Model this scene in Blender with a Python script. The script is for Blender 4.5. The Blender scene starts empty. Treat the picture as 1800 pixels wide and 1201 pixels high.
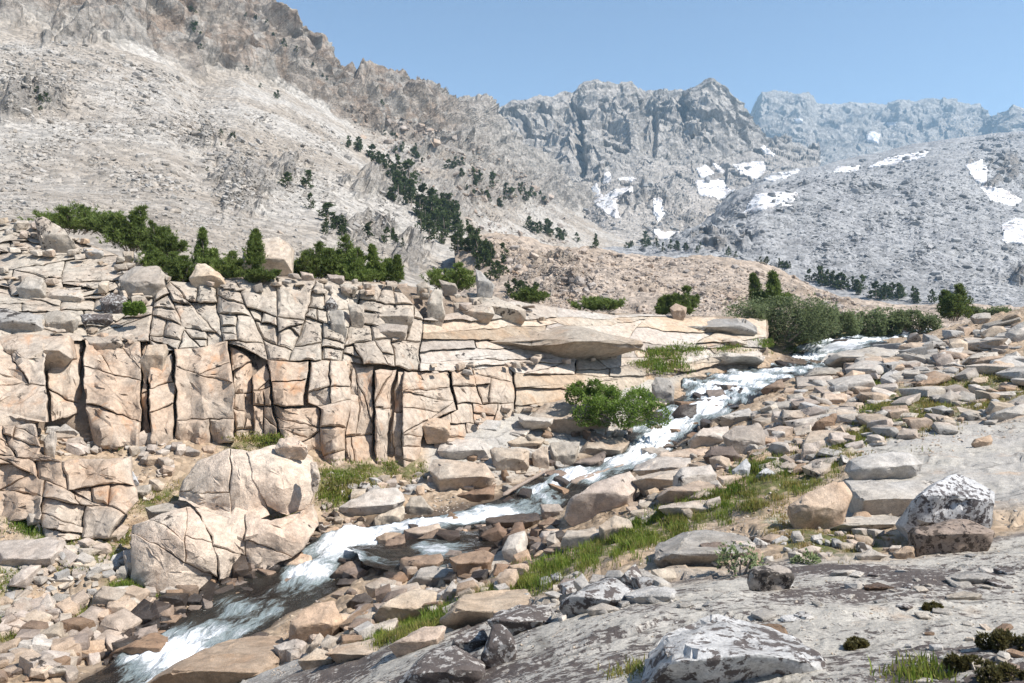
import bpy, bmesh, math, random
import numpy as np
from mathutils import Vector, Matrix, Euler
from mathutils.bvhtree import BVHTree

SC = bpy.context.scene
COL = SC.collection
random.seed(7)
RNG = np.random.default_rng(7)

# ------------------------------------------------------------------ camera, sky, sun, exposure
F, HZ = 1400.0, 545.0                      # focal length and horizon row in photo pixels (1800 x 1201)
cam_d = bpy.data.cameras.new('camera'); cam = bpy.data.objects.new('camera', cam_d); COL.objects.link(cam)
cam_d.sensor_width = 36; cam_d.lens = 28
cam_d.shift_y = -(600.5 - HZ) / 1800.0
cam_d.clip_start = 0.1; cam_d.clip_end = 20000
cam.location = (0, 0, 0); cam.rotation_euler = (math.radians(90), 0, 0)
SC.camera = cam

SUN_EL, SUN_AZ = math.radians(50), math.radians(112)    # azimuth clockwise from the view direction (+Y)
world = bpy.data.worlds.new('World'); SC.world = world; world.use_nodes = True
wn = world.node_tree.nodes; wl = world.node_tree.links
sky = wn.new('ShaderNodeTexSky'); sky.sky_type = 'NISHITA'; sky.sun_disc = False
sky.sun_elevation = SUN_EL; sky.sun_rotation = SUN_AZ
sky.altitude = 1500; sky.air_density = 1.0; sky.dust_density = 0.0; sky.ozone_density = 0.6
wl.new(sky.outputs[0], wn['Background'].inputs[0]); wn['Background'].inputs[1].default_value = 0.088

sun_d = bpy.data.lights.new('sun', 'SUN'); sun = bpy.data.objects.new('sun', sun_d); COL.objects.link(sun)
sun_d.energy = 5.0; sun_d.angle = math.radians(0.53); sun_d.color = (1.0, 0.95, 0.88)
Ldir = Vector((math.sin(SUN_AZ) * math.cos(SUN_EL), math.cos(SUN_AZ) * math.cos(SUN_EL), math.sin(SUN_EL)))
sun.rotation_euler = Ldir.to_track_quat('Z', 'Y').to_euler(); sun.location = (60, -20, 120)

SC.view_settings.view_transform = 'Standard'; SC.view_settings.look = 'None'
SC.view_settings.exposure = 0.82; SC.view_settings.gamma = 1.0; SC.view_settings.use_curve_mapping = False
SC.cycles.use_denoising = True; SC.cycles.denoiser = 'OPENIMAGEDENOISE'; SC.cycles.denoising_prefilter = 'FAST'; SC.cycles.sample_clamp_direct = 8.0
SC.cycles.max_bounces = 6; SC.cycles.diffuse_bounces = 3; SC.cycles.glossy_bounces = 2
SC.cycles.transmission_bounces = 4; SC.cycles.volume_bounces = 1; SC.cycles.transparent_max_bounces = 6
SC.cycles.sample_clamp_indirect = 6.0

# ------------------------------------------------------------------ small helpers
def P(u, v, Y):
    """photo pixel at a chosen distance -> point in the place"""
    return ((u - 900.0) / F * Y, Y, (HZ - v) / F * Y)
def tag(o, label=None, cat=None, group=None, kind=None):
    if label: o['label'] = label
    if cat: o['category'] = cat
    if group: o['group'] = group
    if kind: o['kind'] = kind
    return o
def empty(name, loc=(0, 0, 0)):
    o = bpy.data.objects.new(name, None); o.empty_display_size = 0.2; o.location = loc; COL.objects.link(o); return o
def link(name, me, mat=None, parent=None):
    if mat and not me.materials: me.materials.append(mat)
    o = bpy.data.objects.new(name, me); COL.objects.link(o)
    if parent:
        o.parent = parent
        o.matrix_parent_inverse = Matrix.Translation(-Vector(parent.location))
    return o
def mesh_np(name, V, faces, smooth=True):
    """V (n,3); faces (m,k) array with k = 3 or 4"""
    V = np.asarray(V, np.float32); faces = np.asarray(faces, np.int32)
    me = bpy.data.meshes.new(name); m, k = faces.shape
    me.vertices.add(len(V)); me.vertices.foreach_set('co', V.ravel())
    me.loops.add(m * k); me.loops.foreach_set('vertex_index', faces.ravel())
    me.polygons.add(m); me.polygons.foreach_set('loop_start', np.arange(0, m * k, k, dtype=np.int32))
    if smooth: me.polygons.foreach_set('use_smooth', np.ones(m, bool))
    else: me.polygons.foreach_set('use_smooth', np.zeros(m, bool))
    me.update(calc_edges=True)
    return me
def add_attr(me, name, vals):
    a = me.attributes.new(name, 'FLOAT', 'POINT'); a.data.foreach_set('value', np.asarray(vals, np.float32).ravel())
def grid_faces(nr, nc):
    i = np.arange(nr - 1)[:, None] * nc + np.arange(nc - 1)[None, :]
    return np.stack([i, i + 1, i + nc + 1, i + nc], -1).reshape(-1, 4)
def interp_knots(u, kn):
    a = np.array(kn, float); return [np.interp(u, a[:, 0], a[:, j]) for j in range(1, a.shape[1])]
def in_poly(px, py, poly):
    px = np.asarray(px); py = np.asarray(py); c = np.zeros(px.shape, bool); n = len(poly)
    for i in range(n):
        x1, y1 = poly[i]; x2, y2 = poly[(i + 1) % n]
        if y1 == y2: continue
        c ^= ((y1 > py) != (y2 > py)) & (px < (x2 - x1) * (py - y1) / (y2 - y1) + x1)
    return c
def dist_poly(px, py, poly):
    d = np.full(np.shape(px), 1e9); n = len(poly)
    for i in range(n):
        ax, ay = poly[i]; bx, by = poly[(i + 1) % n]; ex, ey = bx - ax, by - ay
        t = np.clip(((px - ax) * ex + (py - ay) * ey) / (ex * ex + ey * ey + 1e-12), 0, 1)
        d = np.minimum(d, np.hypot(px - ax - t * ex, py - ay - t * ey))
    return d

# ------------------------------------------------------------------ noise (numpy)
_perm = np.random.default_rng(3).permutation(256); _perm = np.concatenate([_perm, _perm, _perm])
_grad = np.random.default_rng(4).normal(size=(256, 3)); _grad /= np.linalg.norm(_grad, axis=1)[:, None]
def perlin(p):
    p = np.asarray(p, float); i = np.floor(p).astype(int); f = p - i; i &= 255
    w = f * f * f * (f * (f * 6 - 15) + 10); out = 0
    for dx in (0, 1):
        for dy in (0, 1):
            for dz in (0, 1):
                h = _perm[_perm[_perm[(i[:, 0] + dx) & 255] + ((i[:, 1] + dy) & 255)] + ((i[:, 2] + dz) & 255)]
                g = _grad[h]; d = (g * (f - np.array([dx, dy, dz]))).sum(1)
                wt = (w[:, 0] if dx else 1 - w[:, 0]) * (w[:, 1] if dy else 1 - w[:, 1]) * (w[:, 2] if dz else 1 - w[:, 2])
                out = out + d * wt
    return out * 1.6
def fbm(p, octv=4, gain=0.5, ridged=False):
    a, s, out = 1.0, 1.0, 0
    for k in range(octv):
        n = perlin(np.asarray(p) * s + 17.3 * k)
        if ridged: n = 1 - 2 * np.abs(n)
        out = out + a * n; a *= gain; s *= 2.03
    return out
def _hash(ix, iy, iz, k):
    h = np.sin(ix * 127.1 + iy * 311.7 + iz * 74.7 + k * 53.3) * 43758.5453
    return h - np.floor(h)
def facets(p, slope=1.0):
    """broken rock: each cell of a Voronoi pattern gets its own offset and its own tilt. Returns (offset, border distance)"""
    p = np.asarray(p, float); b = np.floor(p); f1 = np.full(len(p), 9.0); f2 = f1.copy()
    off = np.zeros(len(p))
    for dx in (-1, 0, 1):
        for dy in (-1, 0, 1):
            for dz in (-1, 0, 1):
                cx, cy, cz = b[:, 0] + dx, b[:, 1] + dy, b[:, 2] + dz
                q = np.stack([cx + _hash(cx, cy, cz, 1), cy + _hash(cx, cy, cz, 2), cz + _hash(cx, cy, cz, 3)], 1)
                d = p - q; dist = np.sqrt((d * d).sum(1))
                new = dist < f1
                if new.any():
                    f2 = np.where(new, f1, np.minimum(f2, dist)); f1 = np.where(new, dist, f1)
                    h = _hash(cx, cy, cz, 4)
                    t = d[:, 0] * (_hash(cx, cy, cz, 5) - .5) + d[:, 1] * (_hash(cx, cy, cz, 6) - .5) + d[:, 2] * (_hash(cx, cy, cz, 7) - .5)
                    off = np.where(new, h - .5 + slope * 2 * t, off)
                f2 = np.where(~new, np.minimum(f2, dist), f2)
    return off, f2 - f1

# ------------------------------------------------------------------ materials
class N:
    def __init__(s, name):
        s.m = bpy.data.materials.new(name); s.m.use_nodes = True; s.t = s.m.node_tree; s.n = s.t.nodes; s.l = s.t.links
        s.b = s.n['Principled BSDF']; s.x = 0
        g = s.n.new('ShaderNodeNewGeometry'); s.pos = g.outputs['Position']; s.nor = g.outputs['Normal']
    def new(s, k, **kw):
        o = s.n.new(k)
        for a, b in kw.items(): setattr(o, a, b)
        return o
    def put(s, sock, val):
        if hasattr(val, 'is_output'): s.l.new(val, sock)
        else: sock.default_value = val
    def mapped(s, scale, src=None):
        o = s.new('ShaderNodeMapping'); s.l.new(src or s.pos, o.inputs[0]); o.inputs['Scale'].default_value = scale; return o.outputs[0]
    def noise(s, scale, detail=4, rough=.55, dist=0, vec=None):
        o = s.new('ShaderNodeTexNoise'); s.l.new(vec or s.pos, o.inputs['Vector'])
        o.inputs['Scale'].default_value = scale; o.inputs['Detail'].default_value = detail
        o.inputs['Roughness'].default_value = rough; o.inputs['Distortion'].default_value = dist; return o.outputs['Fac']
    def voro(s, scale, feature='F1', vec=None, out='Distance'):
        o = s.new('ShaderNodeTexVoronoi', feature=feature); s.l.new(vec or s.pos, o.inputs['Vector']); o.inputs['Scale'].default_value = scale
        return o.outputs[out]
    def ramp(s, fac, a, b, lo=0.0, hi=1.0):
        o = s.new('ShaderNodeMapRange', interpolation_type='SMOOTHSTEP'); s.put(o.inputs[0], fac)
        for i, v in enumerate((a, b, lo, hi)): s.put(o.inputs[1 + i], v)
        return o.outputs[0]
    def math(s, op, a, b=0.0):
        o = s.new('ShaderNodeMath', operation=op); s.put(o.inputs[0], a); s.put(o.inputs[1], b); return o.outputs[0]
    def mix(s, fac, a, b, mode='MIX'):
        o = s.new('ShaderNodeMix', data_type='RGBA', blend_type=mode); s.put(o.inputs[0], fac)
        s.put(o.inputs[6], a if hasattr(a, 'is_output') else (*a, 1)); s.put(o.inputs[7], b if hasattr(b, 'is_output') else (*b, 1)); return o.outputs[2]
    def scale_col(s, col, f):
        o = s.new('ShaderNodeVectorMath', operation='SCALE'); s.put(o.inputs[0], col if hasattr(col, 'is_output') else col); s.put(o.inputs['Scale'], f); return o.outputs[0]
    def attr(s, name):
        return s.new('ShaderNodeAttribute', attribute_name=name).outputs['Fac']
    def rand(s): return s.new('ShaderNodeObjectInfo').outputs['Random']
    def bump(s, h, strength=.5, dist=.05, prev=None):
        o = s.new('ShaderNodeBump'); o.inputs['Strength'].default_value = strength; o.inputs['Distance'].default_value = dist
        s.put(o.inputs['Height'], h)
        if prev: s.l.new(prev, o.inputs['Normal'])
        return o.outputs[0]
    def done(s, col, rough=.85, nrm=None, spec=.25):
        s.put(s.b.inputs['Base Color'], col if hasattr(col, 'is_output') else (*col, 1)); s.put(s.b.inputs['Roughness'], rough)
        s.b.inputs['Specular IOR Level'].default_value = spec
        if nrm: s.l.new(nrm, s.b.inputs['Normal'])
        return s.m

ALB = .77                                                  # rock reflects about half of what the bright picture suggests
def dim(c): return tuple(x * ALB for x in c)
def granite(name, c1, c2, stain=(.5, .25, .1), stain_amt=.35, lichen=0.0, lichen_col=(.03, .025, .022), s=1.0, rough=.85, bump=.05, var=.22, crack=0.0, lich_scale=2.4, streak=0.0):
    n = N(name); c1, c2, stain = dim(c1), dim(c2), dim(stain)
    col = n.mix(n.ramp(n.noise(.45 * s, 5, .6), .38, .62), c1, c2)
    if stain_amt > 0:
        st = n.ramp(n.noise(.9 * s, 7, .68, .4), .55, .72, 0, stain_amt); col = n.mix(st, col, stain)
    col = n.scale_col(col, n.ramp(n.noise(5 * s, 8, .72), .28, .72, .66, 1.2))
    col = n.scale_col(col, n.ramp(n.noise(55 * s, 4, .75), .3, .7, .76, 1.2))
    if streak > 0:                                            # run-off stains down the face
        sv = n.noise(2.2, 7, .7, .3, n.mapped((1, 1, .13))); sm = n.ramp(sv, .54, .70, 0, streak); col = n.mix(sm, col, (.20, .145, .11))
        sv2 = n.noise(1.3, 6, .65, .5, n.mapped((1.1, 1.1, .35))); col = n.mix(n.ramp(sv2, .56, .70, 0, streak), col, (.46, .24, .12))
    if var > 0:
        r = n.rand(); col = n.scale_col(col, n.ramp(r, 0, 1, 1 - var, 1 + var * .55))
        r2 = n.math('FRACT', n.math('MULTIPLY', r, 37.7)); g = n.new('ShaderNodeHueSaturation')
        n.put(g.inputs['Saturation'], n.ramp(r2, 0, 1, .6, 1.1)); n.put(g.inputs['Color'], col); col = g.outputs[0]
    if lichen > 0:
        l1 = n.noise(lich_scale * s, 9, .7); l0 = n.noise(.8 * s, 3, .5)
        lv = n.ramp(n.math('ADD', l1, n.math('MULTIPLY', l0, .45)), .895 - .19 * lichen, .945 - .19 * lichen)
        col = n.mix(n.math('MULTIPLY', lv, .93), col, lichen_col)
    h = n.math('ADD', n.math('MULTIPLY', n.noise(2.2 * s, 10, .66), 1.0), n.math('MULTIPLY', n.noise(14 * s, 6, .7), .35))
    if crack > 0:
        vd = n.new('ShaderNodeTexVoronoi', feature='DISTANCE_TO_EDGE'); vv = n.new('ShaderNodeVectorMath', operation='ADD')
        nz = n.new('ShaderNodeTexNoise'); nz.inputs['Scale'].default_value = 1.4 * s; n.l.new(n.pos, nz.inputs['Vector'])
        sc_ = n.new('ShaderNodeVectorMath', operation='SCALE'); n.l.new(nz.outputs['Color'], sc_.inputs[0]); sc_.inputs['Scale'].default_value = .5 / s
        n.l.new(n.pos, vv.inputs[0]); n.l.new(sc_.outputs[0], vv.inputs[1])
        n.l.new(n.mapped((1, 1, .45), vv.outputs[0]), vd.inputs['Vector']); vd.inputs['Scale'].default_value = .75 * s
        c = n.ramp(vd.outputs[0], 0, .035, 0, 1); h = n.math('ADD', h, n.math('MULTIPLY', c, crack))
        col = n.scale_col(col, n.ramp(c, 0, .6, .75, 1.0))
    nb = n.bump(h, 1.0, bump / s)
    return n.done(col, rough, nb)

CREAM, PINK, GREY = (.60, .51, .41), (.56, .42, .31), (.47, .45, .425)
M = {}
M['pale'] = granite('granite_pale', (.58, .50, .405), (.55, .43, .32), stain_amt=.30, lichen=.15)
M['pink'] = granite('granite_pink', (.57, .45, .345), (.53, .385, .275), stain=(.47, .25, .12), stain_amt=.35, lichen=.12)
M['grey'] = granite('granite_grey', (.49, .455, .41), (.52, .46, .385), stain_amt=.15, lichen=.28)
M['cliff'] = granite('granite_cliff_face', (.58, .49, .40), (.56, .42, .31), stain=(.50, .26, .13), stain_amt=.40, lichen=.12, crack=.06, var=0, streak=.55)
M['upper'] = granite('granite_weathered', (.56, .50, .42), (.52, .44, .36), stain=(.36, .31, .27), stain_amt=.4, lichen=.36, crack=.06, var=0, lich_scale=6, streak=.3)
M['wet'] = granite('granite_wet', (.065, .05, .042), (.11, .08, .06), stain=(.26, .14, .07), stain_amt=.4, lichen=0, rough=.38, var=.3)
M['brown'] = granite('granite_brown', (.34, .235, .16), (.25, .165, .115), stain=(.10, .065, .05), stain_amt=.7, lichen=.25, rough=.7, var=.25)
M['lichen'] = granite('granite_lichen', (.56, .54, .51), (.54, .50, .45), stain_amt=.1, lichen=1.12, var=.08, lichen_col=(.07, .055, .05), bump=.035, lich_scale=13)
M['white'] = granite('granite_white', (.60, .59, .58), (.54, .54, .54), stain_amt=.05, lichen=.55, var=.06, lichen_col=(.06, .05, .05), bump=.03, lich_scale=14)
M['dark'] = granite('granite_dark', (.30, .22, .165), (.36, .26, .19), stain_amt=.2, lichen=.85, var=.05, bump=.03, lich_scale=12, lichen_col=(.05, .038, .03))
M['backing'] = granite('granite_backing', (.36, .28, .21), (.28, .22, .17), stain_amt=.3, lichen=.3, var=0)

# ------------------------------------------------------------------ mountains (lofts through ridge lines, then broken up)
def mountain_mat(name, cliff_a, cliff_b, cliff_c, tal_a, tal_b, s, bump, tal_bump=.5, streak=0.0):
    n = N(name); cliff_a, cliff_b, cliff_c, tal_a, tal_b = map(dim, (cliff_a, cliff_b, cliff_c, tal_a, tal_b))
    cl = n.attr('cl')
    cc = n.mix(n.ramp(n.noise(.035 * s, 5, .6), .40, .60), cliff_a, cliff_b)
    cc = n.mix(n.math('MULTIPLY', n.ramp(n.noise(.07 * s, 7, .7, .5), .44, .60), n.ramp(n.attr('warm'), 0, 1, .35, 1.0)), cc, cliff_c)
    cc = n.mix(n.ramp(n.attr('warm'), .1, .6, .7, 0), cc, cliff_b)
    vz = n.mapped((1, 1, .25)); cc = n.scale_col(cc, n.ramp(n.noise(.35 * s, 8, .72, 0, vz), .28, .72, .52, 1.22))
    vo = n.new('ShaderNodeTexVoronoi', feature='DISTANCE_TO_EDGE'); n.l.new(n.mapped((1, 1, .35)), vo.inputs['Vector']); vo.inputs['Scale'].default_value = .22 * s
    cc = n.scale_col(cc, n.ramp(vo.outputs[0], 0, .10, .72, 1.0))
    tc = n.mix(n.ramp(n.noise(.03 * s, 6, .65), .38, .62), tal_a, tal_b)
    vt = n.new('ShaderNodeTexVoronoi', feature='F1'); n.l.new(n.pos, vt.inputs['Vector']); vt.inputs['Scale'].default_value = .75 * s
    sep = n.new('ShaderNodeSeparateColor'); n.l.new(vt.outputs['Color'], sep.inputs[0])
    tc = n.scale_col(tc, n.ramp(sep.outputs[0], 0, 1, .72, 1.2))
    if streak > 0:
        tc = n.scale_col(tc, n.ramp(n.noise(.05 * s, 6, .6, 1.0), .40, .55, 1 - streak, 1.0))
    col = n.mix(n.ramp(cl, .35, .65), tc, cc)
    h1 = n.math('MULTIPLY', n.noise(.30 * s, 10, .7), 3.2)
    h2 = n.math('MULTIPLY', n.math('SUBTRACT', 1.0, vt.outputs['Distance']), tal_bump)
    h = n.math('ADD', n.math('MULTIPLY', h1, n.ramp(cl, .2, .7, .22, 1.0)), n.math('MULTIPLY', h2, n.ramp(cl, .3, .6, 1.0, .15)))
    nb = n.bump(h, 1.0, bump / s)
    return n.done(col, .9, nb, .15)

M['mleft'] = mountain_mat('mountain_left_granite', (.48, .42, .36), (.55, .51, .46), (.42, .33, .26), (.47, .44, .40), (.37, .325, .275), 1.0, .9)
M['mmid'] = mountain_mat('mountain_grey_granite', (.56, .525, .485), (.60, .565, .525), (.48, .435, .39), (.46, .425, .39), (.42, .39, .355), .55, 1.0)
M['mfar'] = mountain_mat('mountain_far_granite', (.51, .48, .45), (.56, .53, .49), (.42, .39, .365), (.48, .44, .41), (.46, .43, .39), .25, 1.1)
M['mmoraine'] = mountain_mat('moraine_rubble', (.40, .37, .34), (.36, .34, .32), (.30, .28, .26), (.40, .40, .40), (.355, .355, .36), .8, .7, .6, .12)
M['mtalus'] = mountain_mat('talus_hill_rubble', (.50, .41, .33), (.52, .44, .36), (.45, .33, .24), (.45, .375, .31), (.41, .33, .26), 1.4, .7)

BVHS = {}
def loft(u, lines, rows):
    """lines: list of knot tables (u, v, Y); rows: samples per gap. -> Y, Z, seg arrays (nr, nu)"""
    Ys, Zs, Ss = [], [], []
    L = []
    for kn in lines:
        v, Y = interp_knots(u, kn); L.append((Y, (HZ - v) / F * Y))
    for k in range(len(L) - 1):
        t = np.linspace(0, 1, rows[k], endpoint=(k == len(L) - 2))[:, None]
        Ys.append(L[k][0] * (1 - t) + L[k + 1][0] * t); Zs.append(L[k][1] * (1 - t) + L[k + 1][1] * t); Ss.append(k + t + 0 * u)
    return np.concatenate(Ys), np.concatenate(Zs), np.concatenate(Ss)
def mountain(name, lines, rows, u0, u1, nu, disp, mat):
    u = np.linspace(u0, u1, nu) if u0 > -200 else np.concatenate([np.linspace(-800, -60, 70, endpoint=False), np.linspace(-60, u1, nu - 90)])
    Y, Z, S = loft(u, lines, rows); U = np.broadcast_to(u, Y.shape); X = (U - 900) / F * Y
    G = np.stack([X, Y, Z], -1)
    du = np.gradient(G, axis=1); dr = np.gradient(G, axis=0)
    nr = np.cross(du, dr); nr /= np.linalg.norm(nr, axis=-1, keepdims=True) + 1e-9
    k = 9                                                   # smooth the normals so that the relief pushes out evenly
    for ax in (0, 1):
        acc = np.zeros_like(nr); pad = [(k, k) if a == ax else (0, 0) for a in range(3)]; pn = np.pad(nr, pad, mode='edge')
        for j in range(2 * k + 1): acc += np.take(pn, np.arange(j, j + nr.shape[ax]), axis=ax)
        nr = acc
    nr /= np.linalg.norm(nr, axis=-1, keepdims=True)
    V = HZ - Z / Y * F
    res = disp(G.reshape(-1, 3), U.ravel(), V.ravel(), S.ravel()); d, cl = res[:2]; warm = res[2] if len(res) > 2 else np.full(len(cl), .35)
    dg = d.reshape(Y.shape); pd = np.pad(dg, 1, mode='edge')                       # take the needles off the relief
    if name != 'mountain_middle' and name != 'mountain_far': d = (.5 * dg + .125 * (pd[:-2, 1:-1] + pd[2:, 1:-1] + pd[1:-1, :-2] + pd[1:-1, 2:])).ravel()
    Pn = G.reshape(-1, 3) + nr.reshape(-1, 3) * d[:, None]
    fc = grid_faces(*Y.shape)
    me = mesh_np(name, Pn, fc, smooth=False)
    add_attr(me, 'cl', cl); add_attr(me, 'warm', warm)
    o = link(name, me, M[mat]); o['kind'] = 'structure'
    BVHS[name] = BVHTree.FromPolygons(Pn.tolist(), fc.tolist())
    return o
def blob(U, V, u, v, ru, rv):
    q = np.stack([U / 22, V / 16, 0 * U + u], 1); n1 = perlin(q) + .6 * perlin(q * 2.3)
    return np.clip(1.25 * np.exp(-(((U - u) / ru) ** 2 + ((V - v) / rv) ** 2)) + .75 * n1 - .35, 0, 1) * np.exp(-(((U - u) / (1.5 * ru)) ** 2 + ((V - v) / (1.5 * rv)) ** 2) ** 2)
def seg_val(S, vals): return np.interp(S, np.arange(len(vals)), vals)
def rock_relief(Pn, sizes, amps, zs=1.9):
    d = 0
    for sz, a in zip(sizes, amps):
        off, _ = facets(Pn / np.array([sz, sz, sz * zs])); d = d + a * off
    return d

def disp_left(Pn, U, V, S):
    cl = np.clip((S - 2.02 + .10 * fbm(Pn / 30, 4)) / .10, .08, 1)
    for b in ((430, 320, 75, 60), (80, 170, 60, 32), (25, 180, 50, 30), (660, 325, 70, 36), (500, 300, 40, 26), (800, 350, 50, 60), (780, 260, 90, 60), (640, 410, 60, 25), (720, 450, 40, 35), (350, 250, 35, 16), (860, 330, 60, 70), (130, 60, 70, 30)):
        cl = np.maximum(cl, .95 * blob(U, V, *b))
    right = np.clip((U - 600) / 200, 0, 1) * np.clip((420 - V) / 60, 0, 1); cl = np.maximum(cl, right * (.55 + .5 * fbm(Pn / 30 + 9, 3)))
    cl = np.clip(cl, 0, 1)
    far = np.clip(Pn[:, 1] / 330, .3, 1.2)
    d = cl * far * (rock_relief(Pn, (26, 10, 4.2), (7.0, 3.8, 1.6)) + 6.0 * fbm(Pn / np.array([34, 34, 110]), 4, .5, True) - 2)
    d = d + (1 - cl) * (1.6 * fbm(Pn / 30, 4) + .5 * facets(Pn / 1.6)[0]) * np.clip(far, .3, 1)
    d = d * np.clip(S / .5, 0, 1)
    return d, cl, np.clip((S - 1.9) * 3, 0, 1) * np.clip((900 - U) / 250, 0, 1)
ML = [
    [(-300, 470, 55), (0, 460, 58), (300, 520, 62), (600, 545, 75), (800, 550, 95), (950, 545, 140), (1060, 520, 200), (1200, 500, 260)],
    [(-300, 330, 105), (0, 315, 112), (300, 335, 122), (600, 375, 150), (800, 405, 190), (950, 425, 260), (1060, 445, 330), (1200, 452, 400)],
    [(-300, 30, 200), (0, 50, 225), (100, 60, 240), (200, 85, 250), (290, 110, 262), (350, 150, 275), (420, 140, 290), (500, 165, 310), (560, 190, 330), (640, 235, 350), (740, 270, 390), (840, 300, 450), (950, 355, 560), (1060, 392, 640), (1200, 432, 700)],
    [(-300, -420, 330), (0, -280, 340), (200, -160, 350), (330, -80, 370), (430, 0, 390), (462, 18, 392), (480, 42, 395), (520, 70, 405), (545, 98, 412), (575, 122, 420), (610, 138, 440), (640, 151, 450), (700, 160, 480), (730, 176, 500), (780, 186, 560), (820, 193, 640), (850, 210, 700), (900, 250, 740), (950, 300, 760), (1060, 370, 800), (1200, 420, 860)],
    [(-300, -350, 430), (0, -220, 440), (200, -100, 450), (430, 50, 500), (640, 200, 580), (850, 260, 860), (1060, 400, 950), (1200, 440, 1000)]]
mountain('mountain_left', ML, [36, 100, 180, 180, 10], -300, 1200, 620, disp_left, 'mleft')

def disp_mid(Pn, U, V, S):
    cl = seg_val(S, [.15, .45, 1.0, 1.0]) + .3 * fbm(Pn / 90, 3)
    cl = np.maximum(cl, np.clip((1.25 - np.abs(S - 1.75)) * 1.2, 0, 1) * (S > 1.05))
    for b in ((1150, 350, 80, 40), (1060, 300, 60, 30), (1190, 400, 60, 30)): cl = np.maximum(cl, .8 * blob(U, V, *b))
    cl = np.clip(cl, 0, 1)
    cut = -34 * blob(U, V, 1022, 250, 11, 75) - 30 * blob(U, V, 1203, 195, 12, 35) - 22 * blob(U, V, 1150, 230, 8, 60)
    d = cl * (rock_relief(Pn, (75, 30, 12), (9, 6, 3), 4.0) + 9 * fbm(Pn / np.array([34, 34, 340]), 3, .45, True) - 4) + cut * np.clip(S - .8, 0, 1)
    d = d + (1 - cl) * (5 * fbm(Pn / 70, 5) + 1.6 * facets(Pn / 6)[0])
    return d * np.clip(S / .4, 0, 1) * (1 - .6 * np.exp(-((S - 2) / .16) ** 2)), cl, np.full(len(cl), .3)
MM = [
    [(760, 430, 480), (950, 455, 470), (1060, 445, 440), (1150, 440, 460), (1250, 450, 500), (1340, 430, 580), (1440, 400, 680)],
    [(760, 330, 800), (950, 345, 800), (1040, 335, 780), (1080, 305, 800), (1160, 292, 820), (1240, 290, 850), (1330, 275, 950), (1440, 265, 1050)],
    [(760, 225, 960), (800, 208, 960), (840, 199, 965), (870, 197, 980), (900, 182, 1000), (960, 172, 1040), (1010, 166, 1060), (1024, 154, 1052), (1045, 145, 1050), (1062, 150, 1052), (1085, 152, 1060), (1110, 148, 1075), (1118, 160, 1100), (1130, 165, 1180), (1200, 158, 1180), (1222, 153, 1080), (1250, 144, 1050), (1270, 160, 1060), (1290, 180, 1080), (1310, 200, 1100), (1325, 225, 1130), (1345, 258, 1200), (1440, 285, 1300)],
    [(760, 300, 1250), (1040, 240, 1400), (1250, 240, 1400), (1440, 310, 1500)]]
mountain('mountain_middle', MM, [150, 190, 12], 760, 1440, 560, disp_mid, 'mmid')

def disp_far(Pn, U, V, S):
    cl = np.clip(seg_val(S, [.5, 1.0, 1.0]) + .2 * fbm(Pn / 200, 3), 0, 1)
    d = cl * (rock_relief(Pn, (190, 75, 30), (18, 12, 7), 4.0) + 24 * fbm(Pn / np.array([85, 85, 800]), 3, .45, True) - 8)
    return d * np.clip(S / .3, 0, 1) * (1 - .7 * np.exp(-((S - 1) / .16) ** 2)), cl, np.full(len(cl), .25)
MF = [
    [(1270, 330, 1700), (1500, 320, 1700), (2000, 300, 1700)],
    [(1270, 240, 2500), (1318, 214, 2500), (1332, 180, 2450), (1340, 163, 2400), (1380, 164, 2400), (1422, 160, 2400), (1434, 182, 2430), (1480, 186, 2480), (1505, 183, 2480), (1560, 188, 2500), (1580, 178, 2480), (1600, 184, 2500), (1640, 177, 2480), (1690, 182, 2480), (1722, 186, 2480), (1742, 204, 2300), (1756, 203, 2050), (1780, 192, 2000), (1800, 196, 2000), (1860, 180, 2000), (2000, 190, 2000)],
    [(1270, 280, 3000), (1500, 250, 3100), (2000, 260, 2800)]]
mountain('mountain_far', MF, [170, 10], 1270, 2000, 440, disp_far, 'mfar')

def disp_moraine(Pn, U, V, S):
    cl = np.clip(.75 * blob(U, V, 1780, 300, 80, 40) + .7 * blob(U, V, 1260, 425, 70, 24) + .7 * blob(U, V, 1790, 480, 40, 30), 0, 1)
    d = 4 * fbm(Pn / 60, 4) + .7 * facets(Pn / 5)[0] + cl * rock_relief(Pn, (22, 9), (8, 4))
    gul = fbm(np.stack([U / 60, U * 0, S * .8], 1), 3, .55, True)
    d = d + .7 * gul * np.clip(1 - np.abs(S - .6) * 1.8, 0, 1)
    return d * np.clip(S / .2, 0, 1), cl
MO = [
    [(1040, 480, 230), (1250, 490, 228), (1400, 520, 220), (1600, 550, 200), (1800, 560, 190), (2060, 565, 180)],
    [(1040, 445, 330), (1180, 428, 345), (1250, 392, 375), (1300, 352, 398), (1340, 328, 410), (1400, 330, 420), (1500, 328, 430), (1650, 326, 430), (1800, 345, 430), (2060, 335, 430)],
    [(1040, 440, 430), (1180, 425, 440), (1250, 385, 480), (1300, 338, 560), (1360, 308, 640), (1420, 298, 660), (1500, 277, 700), (1600, 256, 720), (1700, 240, 730), (1800, 227, 740), (2060, 205, 750)],
    [(1040, 450, 520), (1300, 380, 800), (1600, 300, 950), (2060, 270, 950)]]
mountain('moraine', MO, [210, 110, 10], 1040, 2060, 520, disp_moraine, 'mmoraine')

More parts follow.
